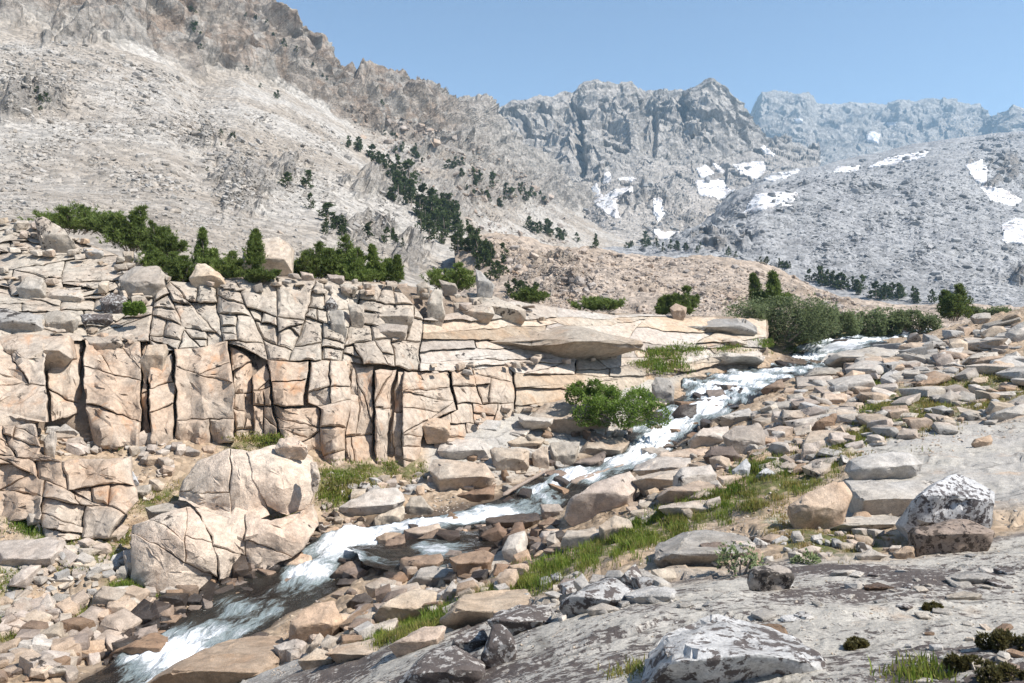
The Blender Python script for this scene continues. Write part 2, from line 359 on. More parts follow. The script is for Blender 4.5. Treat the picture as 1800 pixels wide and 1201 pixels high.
def disp_talus(Pn, U, V, S):
    cl = np.clip(.95 * blob(U, V, 990, 480, 50, 40) + .6 * blob(U, V, 1390, 510, 40, 16) + .6 * blob(U, V, 930, 470, 30, 30), 0, 1)
    d = 1.6 * fbm(Pn / 22, 4) + .35 * facets(Pn / 1.5)[0] + cl * rock_relief(Pn, (7, 2.8), (2.6, 1.4), 1.4)
    return d * np.clip(S / .3, 0, 1), cl
MT = [
    [(800, 590, 74), (900, 600, 70), (1100, 610, 66), (1300, 615, 66), (1500, 615, 72), (1800, 615, 85)],
    [(800, 500, 100), (900, 485, 102), (1100, 500, 104), (1300, 508, 112), (1500, 540, 118), (1800, 553, 130)],
    [(800, 440, 130), (860, 412, 140), (930, 420, 145), (1000, 438, 150), (1150, 450, 160), (1250, 458, 165), (1340, 467, 170), (1400, 486, 170), (1440, 510, 165), (1500, 526, 160), (1560, 540, 160), (1800, 556, 160)],
    [(800, 470, 175), (1000, 470, 190), (1250, 490, 200), (1440, 535, 190), (1800, 565, 190)]]
mountain('talus_hill', MT, [70, 110, 12], 800, 1800, 420, disp_talus, 'mtalus')

# valley floor: one sheet below everything, right round the viewpoint
def valley_floor():
    xs = np.concatenate([np.linspace(-1400, -120, 30), np.linspace(-110, 110, 45), np.linspace(120, 2900, 60)])
    ys = np.concatenate([np.linspace(-250, -40, 14), np.linspace(-35, 140, 45), np.linspace(150, 3300, 70)])
    X, Y = np.meshgrid(xs, ys); G = np.stack([X, Y, 0 * X], -1).reshape(-1, 3)
    G[:, 2] = -13 + 1.0 * fbm(G / 40 + 3, 4)
    me = mesh_np('valley_floor', G, grid_faces(len(ys), len(xs))); add_attr(me, 'cl', np.zeros(len(G))); add_attr(me, 'warm', np.zeros(len(G)))
    link('valley_floor', me, M['mtalus'])['kind'] = 'structure'
valley_floor()

# ------------------------------------------------------------------ stream course (photo banks, water levels)
STREAM = [  # uL, vL, uR, vR, level, foam
    (60, 1260, 290, 1262, -6.30, .6), (130, 1200, 330, 1212, -6.15, .62), (235, 1135, 430, 1128, -6.05, .68), (330, 1062, 520, 1078, -5.95, .6), (420, 1008, 590, 1040, -5.82, .65),
    (500, 968, 640, 985, -5.66, .75), (590, 935, 700, 952, -5.5, .85), (700, 914, 785, 937, -5.38, .8), (795, 900, 885, 917, -5.27, .85),
    (870, 876, 965, 905, -5.17, .8), (915, 850, 1015, 876, -5.05, .75), (985, 822, 1090, 834, -4.9, .75), (1075, 800, 1175, 802, -4.72, .9), (1090, 768, 1195, 778, -4.4, .9),
    (1125, 738, 1262, 738, -3.95, .95), (1190, 694, 1318, 712, -3.42, .9), (1205, 662, 1365, 688, -3.05, .85), (1280, 650, 1430, 664, -2.85, .6), (1350, 641, 1470, 645, -2.68, .45),
    (1372, 622, 1490, 626, -2.45, .85), (1420, 600, 1560, 603, -1.78, .9), (1480, 590, 1612, 592, -1.56, .35), (1560, 583, 1665, 583, -1.42, .6), (1640, 577, 1720, 576, -1.34, .3)]
def stream_pts():
    out = []
    for (ul, vl, ur, vr, z, fo) in STREAM:
        yl, yr = -z * F / (vl - HZ), -z * F / (vr - HZ); yc = (yl + yr) / 2
        yl, yr = .45 * yl + .55 * yc, .45 * yr + .55 * yc
        a, b = np.array(P(ul, vl, yl)), np.array(P(ur, vr, yr)); m = (a + b) / 2; k = .86; out.append((m + (a - m) * k, m + (b - m) * k, fo))
    return out
SP = stream_pts()

# ------------------------------------------------------------------ near ground: thin-plate surface through surveyed points
GP = [(450, 1185, 11), (700, 1195, 7), (950, 1195, 4.8), (1200, 1195, 3.8), (1500, 1195, 3.4), (1800, 1195, 3.2), (2100, 1195, 3.1), (1500, 1080, 5.35), (1250, 1100, 5.3), (1750, 1060, 5.6), (2100, 1000, 6),
    (1000, 1075, 6.6), (1250, 1020, 7.5), (1400, 1000, 8), (1650, 985, 8.5), (1800, 950, 9), (2100, 880, 9.5), (850, 1120, 7.2),
    (1300, 950, 10.6), (1000, 1000, 11), (900, 1060, 9.6), (1150, 960, 11.5), (1500, 940, 10.6), (1800, 900, 10.6),
    (1500, 850, 14), (1800, 860, 12.2), (1800, 765, 17), (1600, 780, 17.5), (2100, 720, 17), (1400, 860, 14.6), (1100, 960, 12.6), (900, 1010, 12.2), (640, 1120, 11.4), (1250, 890, 15), (1500, 740, 22.5), (1700, 680, 27), (1800, 640, 30), (2100, 560, 30),
    (1250, 800, 21), (1050, 880, 18.3), (1000, 960, 15.8), (860, 975, 17.7), (700, 1060, 14), (560, 1100, 13.7), (780, 990, 17.3),
    (1400, 710, 27), (1500, 640, 34.5), (1700, 600, 36), (1800, 560, 38), (1700, 572, 42), (1800, 546, 48), (2100, 500, 45), (1500, 575, 49), (1350, 580, 47),
    (100, 1125, 14.8), (0, 1010, 16.4), (150, 980, 17.3), (290, 1045, 16.6), (60, 930, 18), (200, 900, 19.5), (100, 800, 21), (250, 775, 22.4), (430, 785, 22.6), (620, 850, 21.8), (700, 835, 23.4), (560, 930, 20), (-200, 1000, 16), (-200, 800, 20), (-300, 1150, 13),
    (850, 800, 25), (900, 740, 27.5), (1050, 765, 27.6), (1000, 660, 32), (1100, 690, 31), (1200, 650, 35), (1350, 618, 39), (1300, 600, 41), (720, 880, 21.6), (800, 860, 22.3)]
ctrl = [P(*g) for g in GP]
for (a, b, fo) in SP:
    m = (a + b) / 2
    ctrl += [tuple(m - np.array([0, 0, .38])), tuple(a + np.array([0, 0, -.02])), tuple(b + np.array([0, 0, -.02]))]
ctrl += [(-30, 3, -6.5), (-30, 12, -6.5), (-12, 3, -6.0), (-6, 1, -3.2), (0, 0, -1.65), (6, 0, -1.2), (14, 1, -.6), (0, -8, -1.5), (14, -8, 0), (-14, -8, -5), (-28, 24, -3), (-28, 45, -2.5), (-5, 45, -2.5), (-5, 60, -4), (20, 62, -3.4), (40, 62, -2.5), (45, 30, 2), (45, 5, 2)]
ctrl = np.array(ctrl)
def tps_fit(C, z, lam=.02):
    n = len(C); d = np.linalg.norm(C[:, None] - C[None], axis=2); K = np.where(d > 0, d * d * np.log(d + 1e-12), 0) + lam * np.eye(n)
    A = np.zeros((n + 3, n + 3)); A[:n, :n] = K; A[:n, n] = 1; A[:n, n + 1:] = C; A[n, :n] = 1; A[n + 1:, :n] = C.T
    return np.linalg.solve(A, np.concatenate([z, [0, 0, 0]]))
def warp_xy(X, Y): return np.stack([X / (3 + Y * .18), np.log(np.maximum(Y, -9) + 11) * 7], 1)    # even out the density of the survey
_C = warp_xy(ctrl[:, 0], ctrl[:, 1]); _W = tps_fit(_C, ctrl[:, 2])
def ground_z(X, Y):
    q = warp_xy(np.asarray(X, float), np.asarray(Y, float)); out = np.full(len(q), _W[-3]) + q @ _W[-2:]
    for c, w in zip(_C, _W):
        d2 = ((q - c) ** 2).sum(1); out += w * .5 * d2 * np.log(d2 + 1e-12)
    return out
# kinds of ground, surveyed in the photo: bare bedrock / grass
GRASS = [  # polygon, clumps, height, dry, label
    ([(905, 1030), (960, 985), (1060, 950), (1150, 905), (1230, 870), (1300, 850), (1280, 905), (1180, 945), (1060, 985), (940, 1040)], 1500, .20, .1, 'bright green sedge strip between the stream rocks and the pale foreground slabs'),
    ([(625, 1130), (700, 1095), (790, 1065), (860, 1040), (920, 1010), (960, 1020), (900, 1045), (800, 1085), (690, 1140)], 900, .17, .1, 'narrow green grass strip bordering the lower right bank'),
    ([(1255, 880), (1330, 840), (1420, 790), (1500, 760), (1540, 700), (1620, 690), (1600, 740), (1500, 800), (1440, 850), (1330, 900)], 1900, .16, .40, 'green and straw coloured grass running up the right slope'),
    ([(1540, 700), (1640, 660), (1800, 650), (1800, 690), (1720, 720), (1640, 750), (1550, 770)], 1300, .17, .55, 'brownish meadow grass high on the right slope'),
    ([(1290, 850), (1320, 800), (1370, 800), (1375, 830), (1320, 860)], 260, .26, .15, 'dark green tussocks behind small white rocks beside the stream'),
    ([(555, 870), (560, 825), (640, 815), (740, 815), (750, 830), (640, 860), (590, 890)], 750, .16, .2, 'green grass ledge at the foot of the cliff columns'),
    ([(20, 915), (90, 920), (150, 935), (170, 950), (60, 950)], 300, .15, .1, 'dark green grass patch in front of the fractured left outcrop'),
    ([(90, 960), (220, 925), (230, 960), (180, 1000), (100, 1000)], 420, .13, .3, 'grass and moss among stones left of the rounded boulder'),
    ([(60, 1085), (100, 1060), (160, 1070), (170, 1090), (110, 1110), (0, 1115), (0, 1100)], 320, .16, .05, 'dark green tussock above the lower left boulder pile'),
    ([(180, 1040), (220, 1020), (280, 1025), (270, 1050), (200, 1055)], 240, .14, .1, 'green grass patch below the rounded pink boulder'),
    ([(480, 945), (495, 910), (530, 905), (530, 930), (500, 950)], 160, .15, .1, 'green tuft between the dome and the stream'),
    ([(185, 775), (195, 762), (222, 770), (222, 785)], 90, .16, 0, 'bright green tuft under the cliff buttress'),
    ([(200, 880), (330, 845), (320, 880), (270, 900)], 160, .10, .5, 'thin grass on the rubble beside the dome'),
    ([(395, 780), (430, 765), (500, 765), (490, 785), (400, 795)], 200, .11, .4, 'short grass on top of the dome'),
    ([(1120, 640), (1140, 612), (1180, 612), (1205, 650), (1170, 655)], 240, .3, .05, 'lush grass tongue on the slab ledge left of the falls'),
    ([(1185, 612), (1310, 606), (1312, 614), (1190, 618)], 140, .16, .1, 'grass line growing in the crack under the long smooth slab'),
    ([(1340, 600), (1420, 585), (1430, 600), (1400, 615), (1350, 612)], 260, .25, .05, 'bright green herbs below the willow at the upper cascade'),
    ([(1450, 590), (1460, 575), (1510, 578), (1510, 588)], 140, .2, .1, 'yellow green herbs beside the upper pool'),
    ([(1350, 900), (1480, 920), (1560, 950), (1500, 985), (1380, 975), (1340, 930)], 260, .10, .85, 'dry straw grass on the sandy patch behind the round boulder'),
    ([(1490, 675), (1520, 662), (1545, 668), (1530, 680)], 90, .22, .05, 'green tussock among flat stones on the right slope'),
    ([(1575, 1190), (1600, 1165), (1650, 1165), (1665, 1195)], 60, .10, .3, 'small grass tuft at the bottom right edge'),
    ([(1090, 1185), (1110, 1160), (1150, 1160), (1150, 1185)], 50, .08, .4, 'small tuft beside the spotted slab at the bottom'),
    ([(0, 1010), (25, 1000), (30, 1030), (0, 1040)], 70, .14, .1, 'grass patch at the left edge'),
    ([(0, 1090), (60, 1075), (55, 1110), (0, 1125)], 130, .17, .1, 'deep green grass at the left edge above the boulder pile')]
BEDROCK = [[(240, 1250), (420, 1160), (700, 1130), (900, 1060), (1000, 1060), (1150, 1020), (1250, 1010), (1400, 985), (1600, 985), (1800, 930), (2100, 850), (2100, 1300), (240, 1300)],
    [(1350, 925), (1500, 840), (1500, 770), (1640, 745), (1800, 715), (2100, 680), (2100, 850), (1800, 890), (1560, 905)],
    [(1140, 990), (1180, 955), (1260, 945), (1340, 965), (1300, 990)], [(760, 860), (740, 740), (900, 640), (1340, 560), (1345, 625), (1210, 655), (1100, 760), (960, 830)], [(0, 955), (110, 945), (115, 975), (50, 1005), (0, 1010)]]
def build_ground():
    u = np.linspace(-420, 2250, 540); Yr = np.concatenate([np.linspace(.8, 2.6, 8, endpoint=False), np.exp(np.linspace(math.log(2.6), math.log(70), 290))])
    U, Y = np.meshgrid(u, Yr); X = (U - 900) / F * Y
    Z = ground_z(X.ravel(), Y.ravel())
    G = np.stack([X.ravel(), Y.ravel(), Z], 1); V = HZ - G[:, 2] / G[:, 1] * F; Uf = U.ravel()
    bed = np.zeros(len(G)); gr = np.zeros(len(G))
    for p in BEDROCK:
        s = np.where(in_poly(Uf, V, p), 1, -1) * dist_poly(Uf, V, p); bed = np.maximum(bed, np.clip(.5 + s / 24, 0, 1))
    for p, *_ in GRASS:
        s = np.where(in_poly(Uf, V, p), 1, -1) * dist_poly(Uf, V, p); gr = np.maximum(gr, np.clip(.5 + s / 16, 0, 1))
    near = np.clip(G[:, 1] / 14, .35, 1)
    f1, e1 = facets(G / np.array([1.3, 1.3, 1.3])); f2, _ = facets(G / .45)
    rough = near * (.16 * fbm(G / 1.6, 4) + .10 * f1 + .05 * f2)
    tr = fbm(G / np.array([1.5, .7, 1.0]) + 3, 4); ter = np.floor(tr * 4) / 4 + .25 * np.clip((tr * 4 - np.floor(tr * 4) - .8) / .2, 0, 1)   # sheets of rock flaking off
    smooth = np.maximum(near, .5) * (.08 * fbm(G / 2.6, 4) + .04 * f1 + .02 * f2 + .085 * ter)
    wat = np.full(len(G), 9.0)
    mids = np.array([(a + b) / 2 for a, b, fo in SP])
    for k in range(len(mids) - 1):
        for t in (0, .2, .4, .6, .8):
            c = mids[k] * (1 - t) + mids[k + 1] * t; wat = np.minimum(wat, np.hypot(G[:, 0] - c[0], G[:, 1] - c[1]))
    G[:, 2] += np.where(bed > .5, smooth, rough) * np.clip((wat - .5) / 1.0, .25, 1)
    G[:, 2] += np.where(Y.ravel() < 2.4, -.15, 0)
    me = mesh_np('ground', G, grid_faces(*Y.shape)); add_attr(me, 'bed', bed); add_attr(me, 'gr', gr); add_attr(me, 'wet', np.clip(1.6 - wat, 0, 1))
    n = N('ground_gravel')
    soil = n.mix(n.ramp(n.noise(1.3, 6, .65), .35, .65), (.31, .225, .15), (.39, .305, .22))
    vt = n.new('ShaderNodeTexVoronoi'); n.l.new(n.pos, vt.inputs['Vector']); vt.inputs['Scale'].default_value = 7
    sp = n.new('ShaderNodeSeparateColor'); n.l.new(vt.outputs['Color'], sp.inputs[0])
    soil = n.scale_col(soil, n.ramp(sp.outputs[0], 0, 1, .68, 1.2))
    soil = n.mix(n.math('MULTIPLY', n.attr('gr'), n.ramp(n.noise(4, 4), .35, .55)), soil, (.10, .105, .035))
    rock = n.mix(n.ramp(n.noise(.8, 6, .6), .4, .6), (.445, .415, .365), (.40, .375, .34))
    rock = n.mix(n.ramp(n.noise(1.0, 7, .65, .3), .56, .70, 0, .5), rock, (.37, .23, .13))
    rock = n.scale_col(rock, n.ramp(n.noise(9, 8, .72), .25, .75, .72, 1.15)); rock = n.scale_col(rock, n.ramp(n.noise(60, 4, .75), .3, .7, .72, 1.2))
    ve = n.new('ShaderNodeTexVoronoi', feature='DISTANCE_TO_EDGE'); n.l.new(n.mapped((.35, .8, 1)), ve.inputs['Vector']); ve.inputs['Scale'].default_value = 1.0
    rock = n.scale_col(rock, n.ramp(n.math('ADD', ve.outputs[0], n.math('MULTIPLY', n.noise(2.5, 5), .06)), .025, .05, .55, 1.0))
    col = n.mix(n.attr('bed'), soil, rock)
    lv = n.ramp(n.math('ADD', n.noise(12.0, 9, .72, 0, n.mapped((1, 1.15, 1))), n.math('MULTIPLY', n.noise(.8, 4), .75)), .86, .92)
    dep = n.new('ShaderNodeSeparateXYZ'); n.l.new(n.pos, dep.inputs[0])
    lv = n.math('MULTIPLY', n.math('MULTIPLY', lv, n.ramp(dep.outputs[1], 8.5, 11.5, .92, 0)), n.ramp(n.attr('bed'), .4, .7))
    col = n.mix(lv, col, (.065, .05, .046))
    col = n.mix(n.ramp(n.attr('wet'), .35, .75), col, (.10, .075, .055))
    h = n.math('ADD', n.math('MULTIPLY', n.noise(3, 10, .68), 1.0), n.math('MULTIPLY', n.math('SUBTRACT', 1.0, vt.outputs['Distance']), n.ramp(n.attr('bed'), 0, 1, .5, .06)))
    M['ground'] = n.done(col, n.ramp(n.attr('wet'), .2, .9, .88, .4), n.bump(h, 1.0, .06))
    o = link('ground', me, M['ground']); o['kind'] = 'structure'
    BVHS['ground'] = BVHTree.FromPolygons(G.tolist(), grid_faces(*Y.shape).tolist())
build_ground()
def ray(u, v, names=('ground',), dv=0):
    d = Vector(P(u, v, 1.0)).normalized(); best = None
    for nme in names:
        h = BVHS[nme].ray_cast(Vector((0, 0, 0)), d)
        if h[0] is not None and (best is None or h[3] < best[3]): best = h
    return (best[0], best[1]) if best else (None, None)

# ------------------------------------------------------------------ cliff: face surface, plateau behind it
C_FOOT = [(-140, 770, 20.2), (80, 765, 21.6), (250, 785, 22.4), (450, 780, 23.0), (600, 828, 23.2), (740, 818, 24.6), (800, 790, 25.6), (900, 725, 28), (1000, 712, 29.2), (1080, 702, 30.4), (1200, 658, 34.5), (1350, 618, 38.5)]
C_TOP = [(-140, 372, 32), (60, 394, 31), (200, 446, 29.4), (300, 492, 27), (500, 486, 27.6), (700, 499, 29), (850, 528, 31.5), (950, 542, 33.5), (1130, 554, 38), (1350, 558, 43)]
def cliff_Y(u, v):
    vf, yf = interp_knots(u, C_FOOT); vt, yt = interp_knots(u, C_TOP)
    s = np.clip((vf - v) / (vf - vt), -.25, 1.3); return yf + (yt - yf) * np.sign(s) * np.abs(s) ** 1.7
def build_backing():
    us = np.concatenate([np.linspace(-520, -140, 30, endpoint=False), np.linspace(-140, 1350, 220)]); t = np.linspace(-.12, 1, 60)
    U, T = np.meshgrid(us, t); vf, _ = interp_knots(U, C_FOOT); vt, _ = interp_knots(U, C_TOP); V = vf + (vt - vf) * T
    Y = cliff_Y(U, V) + .62
    G = np.stack([(U - 900) / F * Y, Y, (HZ - V) / F * Y], -1).reshape(-1, 3)
    G[:, 1] += .2 * fbm(G / .9, 3)
    top = G.reshape(len(t), len(us), 3)[-1]                  # plateau carries on from the top edge
    rows = []
    for k, dy in enumerate((0, .8, 2, 4, 7, 11, 16, 22)):
        r = top.copy(); r[:, 0] *= 1 + dy / np.maximum(r[:, 1], 1); r[:, 1] += dy; r[:, 2] -= .02 * dy + (.0 if dy < 12 else (dy - 11) * .5)
        r[:, 2] += .18 * fbm(r / 2.2, 3) * (dy > 0); rows.append(r)
    PL = np.concatenate(rows)
    me = mesh_np('plateau', PL, grid_faces(8, len(us))); add_attr(me, 'bed', np.ones(len(PL)) * .3); add_attr(me, 'gr', np.ones(len(PL)) * .4); add_attr(me, 'wet', np.zeros(len(PL)))
    o = link('plateau', me, M['ground']); o['kind'] = 'structure'
    BVHS['plateau'] = BVHTree.FromPolygons(PL.tolist(), grid_faces(8, len(us)).tolist())
    me = mesh_np('cliff_core', G, grid_faces(len(t), len(us)))
    o = link('cliff_core', me, M['backing']); o['kind'] = 'structure'
    BVHS['cliff'] = BVHTree.FromPolygons(G.tolist(), grid_faces(len(t), len(us)).tolist())
build_backing()

# ------------------------------------------------------------------ rocks
def finish_rock(bm, size, bevel=.035, cuts=1, rough=.02, rnd=False, seed=0):
    """angular hull -> worn edges, fine relief; returns mesh"""
    bmesh.ops.remove_doubles(bm, verts=bm.verts, dist=size * .012)
    bmesh.ops.dissolve_limit(bm, angle_limit=math.radians(7), verts=bm.verts, edges=bm.edges)
    bmesh.ops.bevel(bm, geom=list(bm.edges), offset=size * bevel, segments=2, profile=.6, affect='EDGES', clamp_overlap=True)
    bmesh.ops.triangulate(bm, faces=bm.faces)
    for c in range(cuts):
        es = [e for e in bm.edges if e.calc_length() > size * (.16 if c == 0 else .10)]
        if es: bmesh.ops.subdivide_edges(bm, edges=es, cuts=1, use_grid_fill=True)
        bmesh.ops.triangulate(bm, faces=bm.faces)
    if rnd:
        for k in range(rnd): bmesh.ops.smooth_vert(bm, verts=bm.verts, factor=.5, use_axis_x=True, use_axis_y=True, use_axis_z=True)
    bm.normal_update()
    co = np.array([v.co[:] for v in bm.verts]); no = np.array([v.normal[:] for v in bm.verts])
    q = co / size * 2.6 + seed * 7.7
    d = rough * size * (fbm(q, 3) + .9 * facets(q * 1.3)[0])
    co = co + no * d[:, None]
    for v, c in zip(bm.verts, co): v.co = c
    me = bpy.data.meshes.new('rock'); bm.to_mesh(me); bm.free()
    me.polygons.foreach_set('use_smooth', np.ones(len(me.polygons), bool)); me.update()
    return me
def sharp(me, ang=38):
    try: me.set_sharp_from_angle(angle=math.radians(ang))
    except Exception: pass
    return me
def hull_bm(pts):
    bm = bmesh.new()
    for p in pts: bm.verts.new(p)
    r = bmesh.ops.convex_hull(bm, input=bm.verts, use_existing_faces=False)
    junk = list({g for g in r['geom_interior'] + r['geom_unused'] if isinstance(g, bmesh.types.BMVert)})
    if junk: bmesh.ops.delete(bm, geom=[v for v in junk if v.is_valid], context='VERTS')
    return bm
def hero_rock(name, outline, Y0, D=None, brow=.45, seed=0, rnd=0, bevel=.03, cuts=2, rough=.016):
    """boulder with the photo's outline, standing at distance Y0, with a front face up to a brow and a top that runs back"""
    r = random.Random(seed); us = [p[0] for p in outline]; vs = [p[1] for p in outline]
    v1, v0 = max(vs), min(vs); u0, u1 = min(us), max(us); w = (u1 - u0) / F * Y0; h = (v1 - v0) / F * Y0
    D = (D if D else .75) * max(w * .7, h * .6)
    pts = []
    for (u, v) in outline:
        k = (v1 - v) / (v1 - v0 + 1e-6); g = max(0, (k - brow) / (1 - brow)); Y = Y0 + D * (.25 + .6 * g)
        pts.append(P(u, v, Y))
    cu, cv = sum(us) / len(us), sum(vs) / len(vs)
    for t in (.12, .38, .64, .9):                       # the brow edge, nearest to the viewer
        u = u0 + (u1 - u0) * t; kk = brow + r.uniform(-.12, .12)
        vb = v1 - (v1 - v0) * kk; pu, pv = cu + (u - cu) * .86, cv + (vb - cv) * .8
        pts.append(P(pu, pv, Y0 + r.uniform(-.02, .10) * D))
    for (u, v) in outline:                              # underside and back
        k = (v1 - v) / (v1 - v0 + 1e-6); su, sv = cu + (u - cu) * .85, cv + (v - cv) * .82
        x, y, z = P(su, sv, Y0 + D * (.25 + .6 * k)); pts.append((x * 1.0, y + D * .55, z - .12 * h))
    base = P(cu, v1, Y0 + D * .4)
    pts += [(base[0] - w * .3, base[1], base[2] - .35 * h - .05), (base[0] + w * .3, base[1] + D * .2, base[2] - .35 * h - .05)]
    loc = Vector(base); pts = [Vector(p) - loc for p in pts]
    me = finish_rock(hull_bm(pts), max(w, h), bevel, cuts, rough, rnd, seed); sharp(me)
    me.name = name
    return me, loc

def rock_proto(seed, dims, n_extra=6, cuts=1, rough=.02, bevel=.022):
    r = random.Random(seed); pts = []
    for sx in (-1, 1):
        for sy in (-1, 1):
            for sz in (-1, 1): pts.append((sx * r.uniform(.55, 1.0), sy * r.uniform(.55, 1.0), sz * r.uniform(.5, 1.0)))
    for k in range(n_extra):
        a = Vector((r.gauss(0, 1), r.gauss(0, 1), r.gauss(0, 1))).normalized(); s = r.uniform(.9, 1.2); pts.append(tuple(a * s))
    pts = [(p[0] * dims[0] * .5, p[1] * dims[1] * .5, p[2] * dims[2] * .5) for p in pts]
    return sharp(finish_rock(hull_bm(pts), 1.0, bevel, cuts, rough, 0, seed))
PROTO = {}
def proto(mat, shape, k, lo=False):
    key = (mat, shape, k, lo)
    if key not in PROTO:
        base = (shape, k, lo)
        if base not in PROTO:
            rr = random.Random(k * 13 + len(shape))
            dims = {'block': (1, rr.uniform(.6, .95), rr.uniform(.42, .7)), 'slab': (1, rr.uniform(.55, .85), rr.uniform(.16, .28)), 'wedge': (1, rr.uniform(.5, .8), rr.uniform(.35, .6))}[shape]
            PROTO[base] = rock_proto(k * 31 + len(shape), dims, 4 if shape == 'slab' else 7, 0 if lo else 1, .012 if lo else .02)
        me = PROTO[base].copy(); me.materials.clear(); me.materials.append(M[mat]); PROTO[key] = me
    return PROTO[key]
def rock_xform(loc, nrm, size, mat, shape, rnd, sink=.22, tilt=.25):
    k = rnd.randrange(9); up = (Vector(nrm) * .75 + Vector((rnd.gauss(0, tilt), rnd.gauss(0, tilt), 1)) * .5).normalized()
    q = up.to_track_quat('Z', 'Y') @ Euler((0, 0, rnd.uniform(0, 6.28))).to_quaternion()
    s = size; sc = (s, s * rnd.uniform(.8, 1.15), s * rnd.uniform(.8, 1.25)); hz = {'block': .62, 'slab': .26, 'wedge': .45}[shape] * s
    return dict(loc=Vector(loc) + up * hz * (.5 - sink), q=q, scl=sc, mat=mat, shape=shape, k=k)
def put_rock(name, x, label, cat, group):
    o = bpy.data.objects.new(name, proto(x['mat'], x['shape'], x['k'])); COL.objects.link(o)
    o.rotation_mode = 'QUATERNION'; o.rotation_quaternion = x['q']; o.scale = x['scl']; o.location = x['loc']
    return tag(o, label, cat, group, 'thing')
MARKS = """430,860 the cream dome;300,965 the left dome lobe;120,860 the fractured outcrop;85,780 the upright slab;140,905 the triangular pink rock;60,975 the left edge bedrock;130,1062 the white tussock rock;85,1115 the big pile rock;240,1140 the tan stream slab;85,1180 the corner slab;360,1180 the orange bank slab;330,1055 the black bank rock;520,990 the orange rapids boulder;605,1005 the tan rapids slab;590,942 the black wet slab;655,885 the broad pale boulder;737,890 the white bank boulder;690,960 the split rock;745,935 the blocky orange rock;740,990 the dark pink slab;830,985 the pool slab;760,1015 the smooth tan boulder;800,1040 the pointed rock;710,1065 the large flat bank slab;550,1095 the big pink boulder;620,1150 the broad flat slab;740,1120 the pink ledge rock;860,1075 the worn pale slab;810,835 the brightest white boulder;900,810 the cube boulder;990,800 the smooth grey boulder;1060,785 the low cream boulder;1060,865 the huge tilted slab;900,915 the long dark rock;1080,928 the angular cream boulder;990,735 the great pale slab;1165,685 the blue grey boulder;1200,730 the black cascade boulder;1290,735 the grey cascade boulder;1305,775 the knobby boulder;1175,830 the long cream slabs;1210,870 the orange split slab;1300,825 the upright white rock;1425,795 the upright pink slab;1480,775 the brown pink block;1555,820 the flat topped grey boulder;1465,700 the squared block;1420,732 the straight edged slab;1520,625 the smooth grey slab;1445,657 the overhanging grey boulder;1670,620 the high grey slab;1725,630 the undercut grey slab;1775,640 the rough grey rock;1615,655 the low pale slab;1730,776 the red brown block;1760,695 the meadow slab;1440,890 the broken ledge block;1575,880 the thick grey ledge;1680,880 the white pyramid boulder;1680,950 the dark brown boulder;1355,1018 the round lichen boulder;1240,970 the smooth rising slab;1060,1050 the spotted pale slab;880,1130 the tall spotted rock;1300,1160 the big lichen boulder;1355,1115 the orange brown rock;90,410 the egg shaped boulder;250,495 the perched boulder;365,483 the wedge boulder;470,450 the square pale boulder;765,535 the pillar boulder;852,495 the fin boulder;590,480 the pine thicket;430,320 the pale rock fin;345,62 the round cliff shrub;520,330 the two bushy conifers;60,175 the left outcrop;650,275 the slanting conifer row;750,370 the dense grove;250,395 the tall pine clump;1355,355 the pinkish snow;1580,280 the long snow streak;1718,305 the upper right snow;1760,340 the middle right snow;1780,405 the lowest snow;1550,510 the moraine foot conifers;1350,505 the twin pines;1195,530 the red perched rock;990,470 the orange outcrop;1000,425 the talus hill conifers;1260,335 the broad snow patch;1675,520 the skyline pine"""
MARKS = [(float(m.split(' ')[0].split(',')[0]), float(m.split(' ')[0].split(',')[1]), m.split(' ', 1)[1]) for m in MARKS.split(';')]
def where(u, v):
    d, mu, mv, nm = min((math.hypot(u - a, (v - b) * 1.3), a, b, c) for a, b, c in MARKS)
    an = math.degrees(math.atan2(-(v - mv), u - mu)) % 360
    dr = ('right of', 'above right of', 'above', 'above left of', 'left of', 'below left of', 'below', 'below right of')[int((an + 22.5) // 45) % 8]
    return ('close ' if d < 32 else 'well ' if d > 85 else '') + dr + ' ' + nm
COLW = {'pale': 'cream', 'pink': 'pink', 'grey': 'grey', 'brown': 'brown', 'wet': 'black wet', 'lichen': 'lichen spotted', 'upper': 'weathered', 'cliff': 'peach', 'tpale': 'pale', 'tpink': 'pinkish', 'tgrey': 'blue grey'}
SHW = {'block': 'blocky', 'slab': 'flat', 'wedge': 'angular'}
def say(noun, mat, shape, px, u, v): return '%s %s %s %s %s' % ('small' if px < 11 else 'medium' if px < 20 else 'large', COLW[mat], SHW[shape], noun, where(u, v))

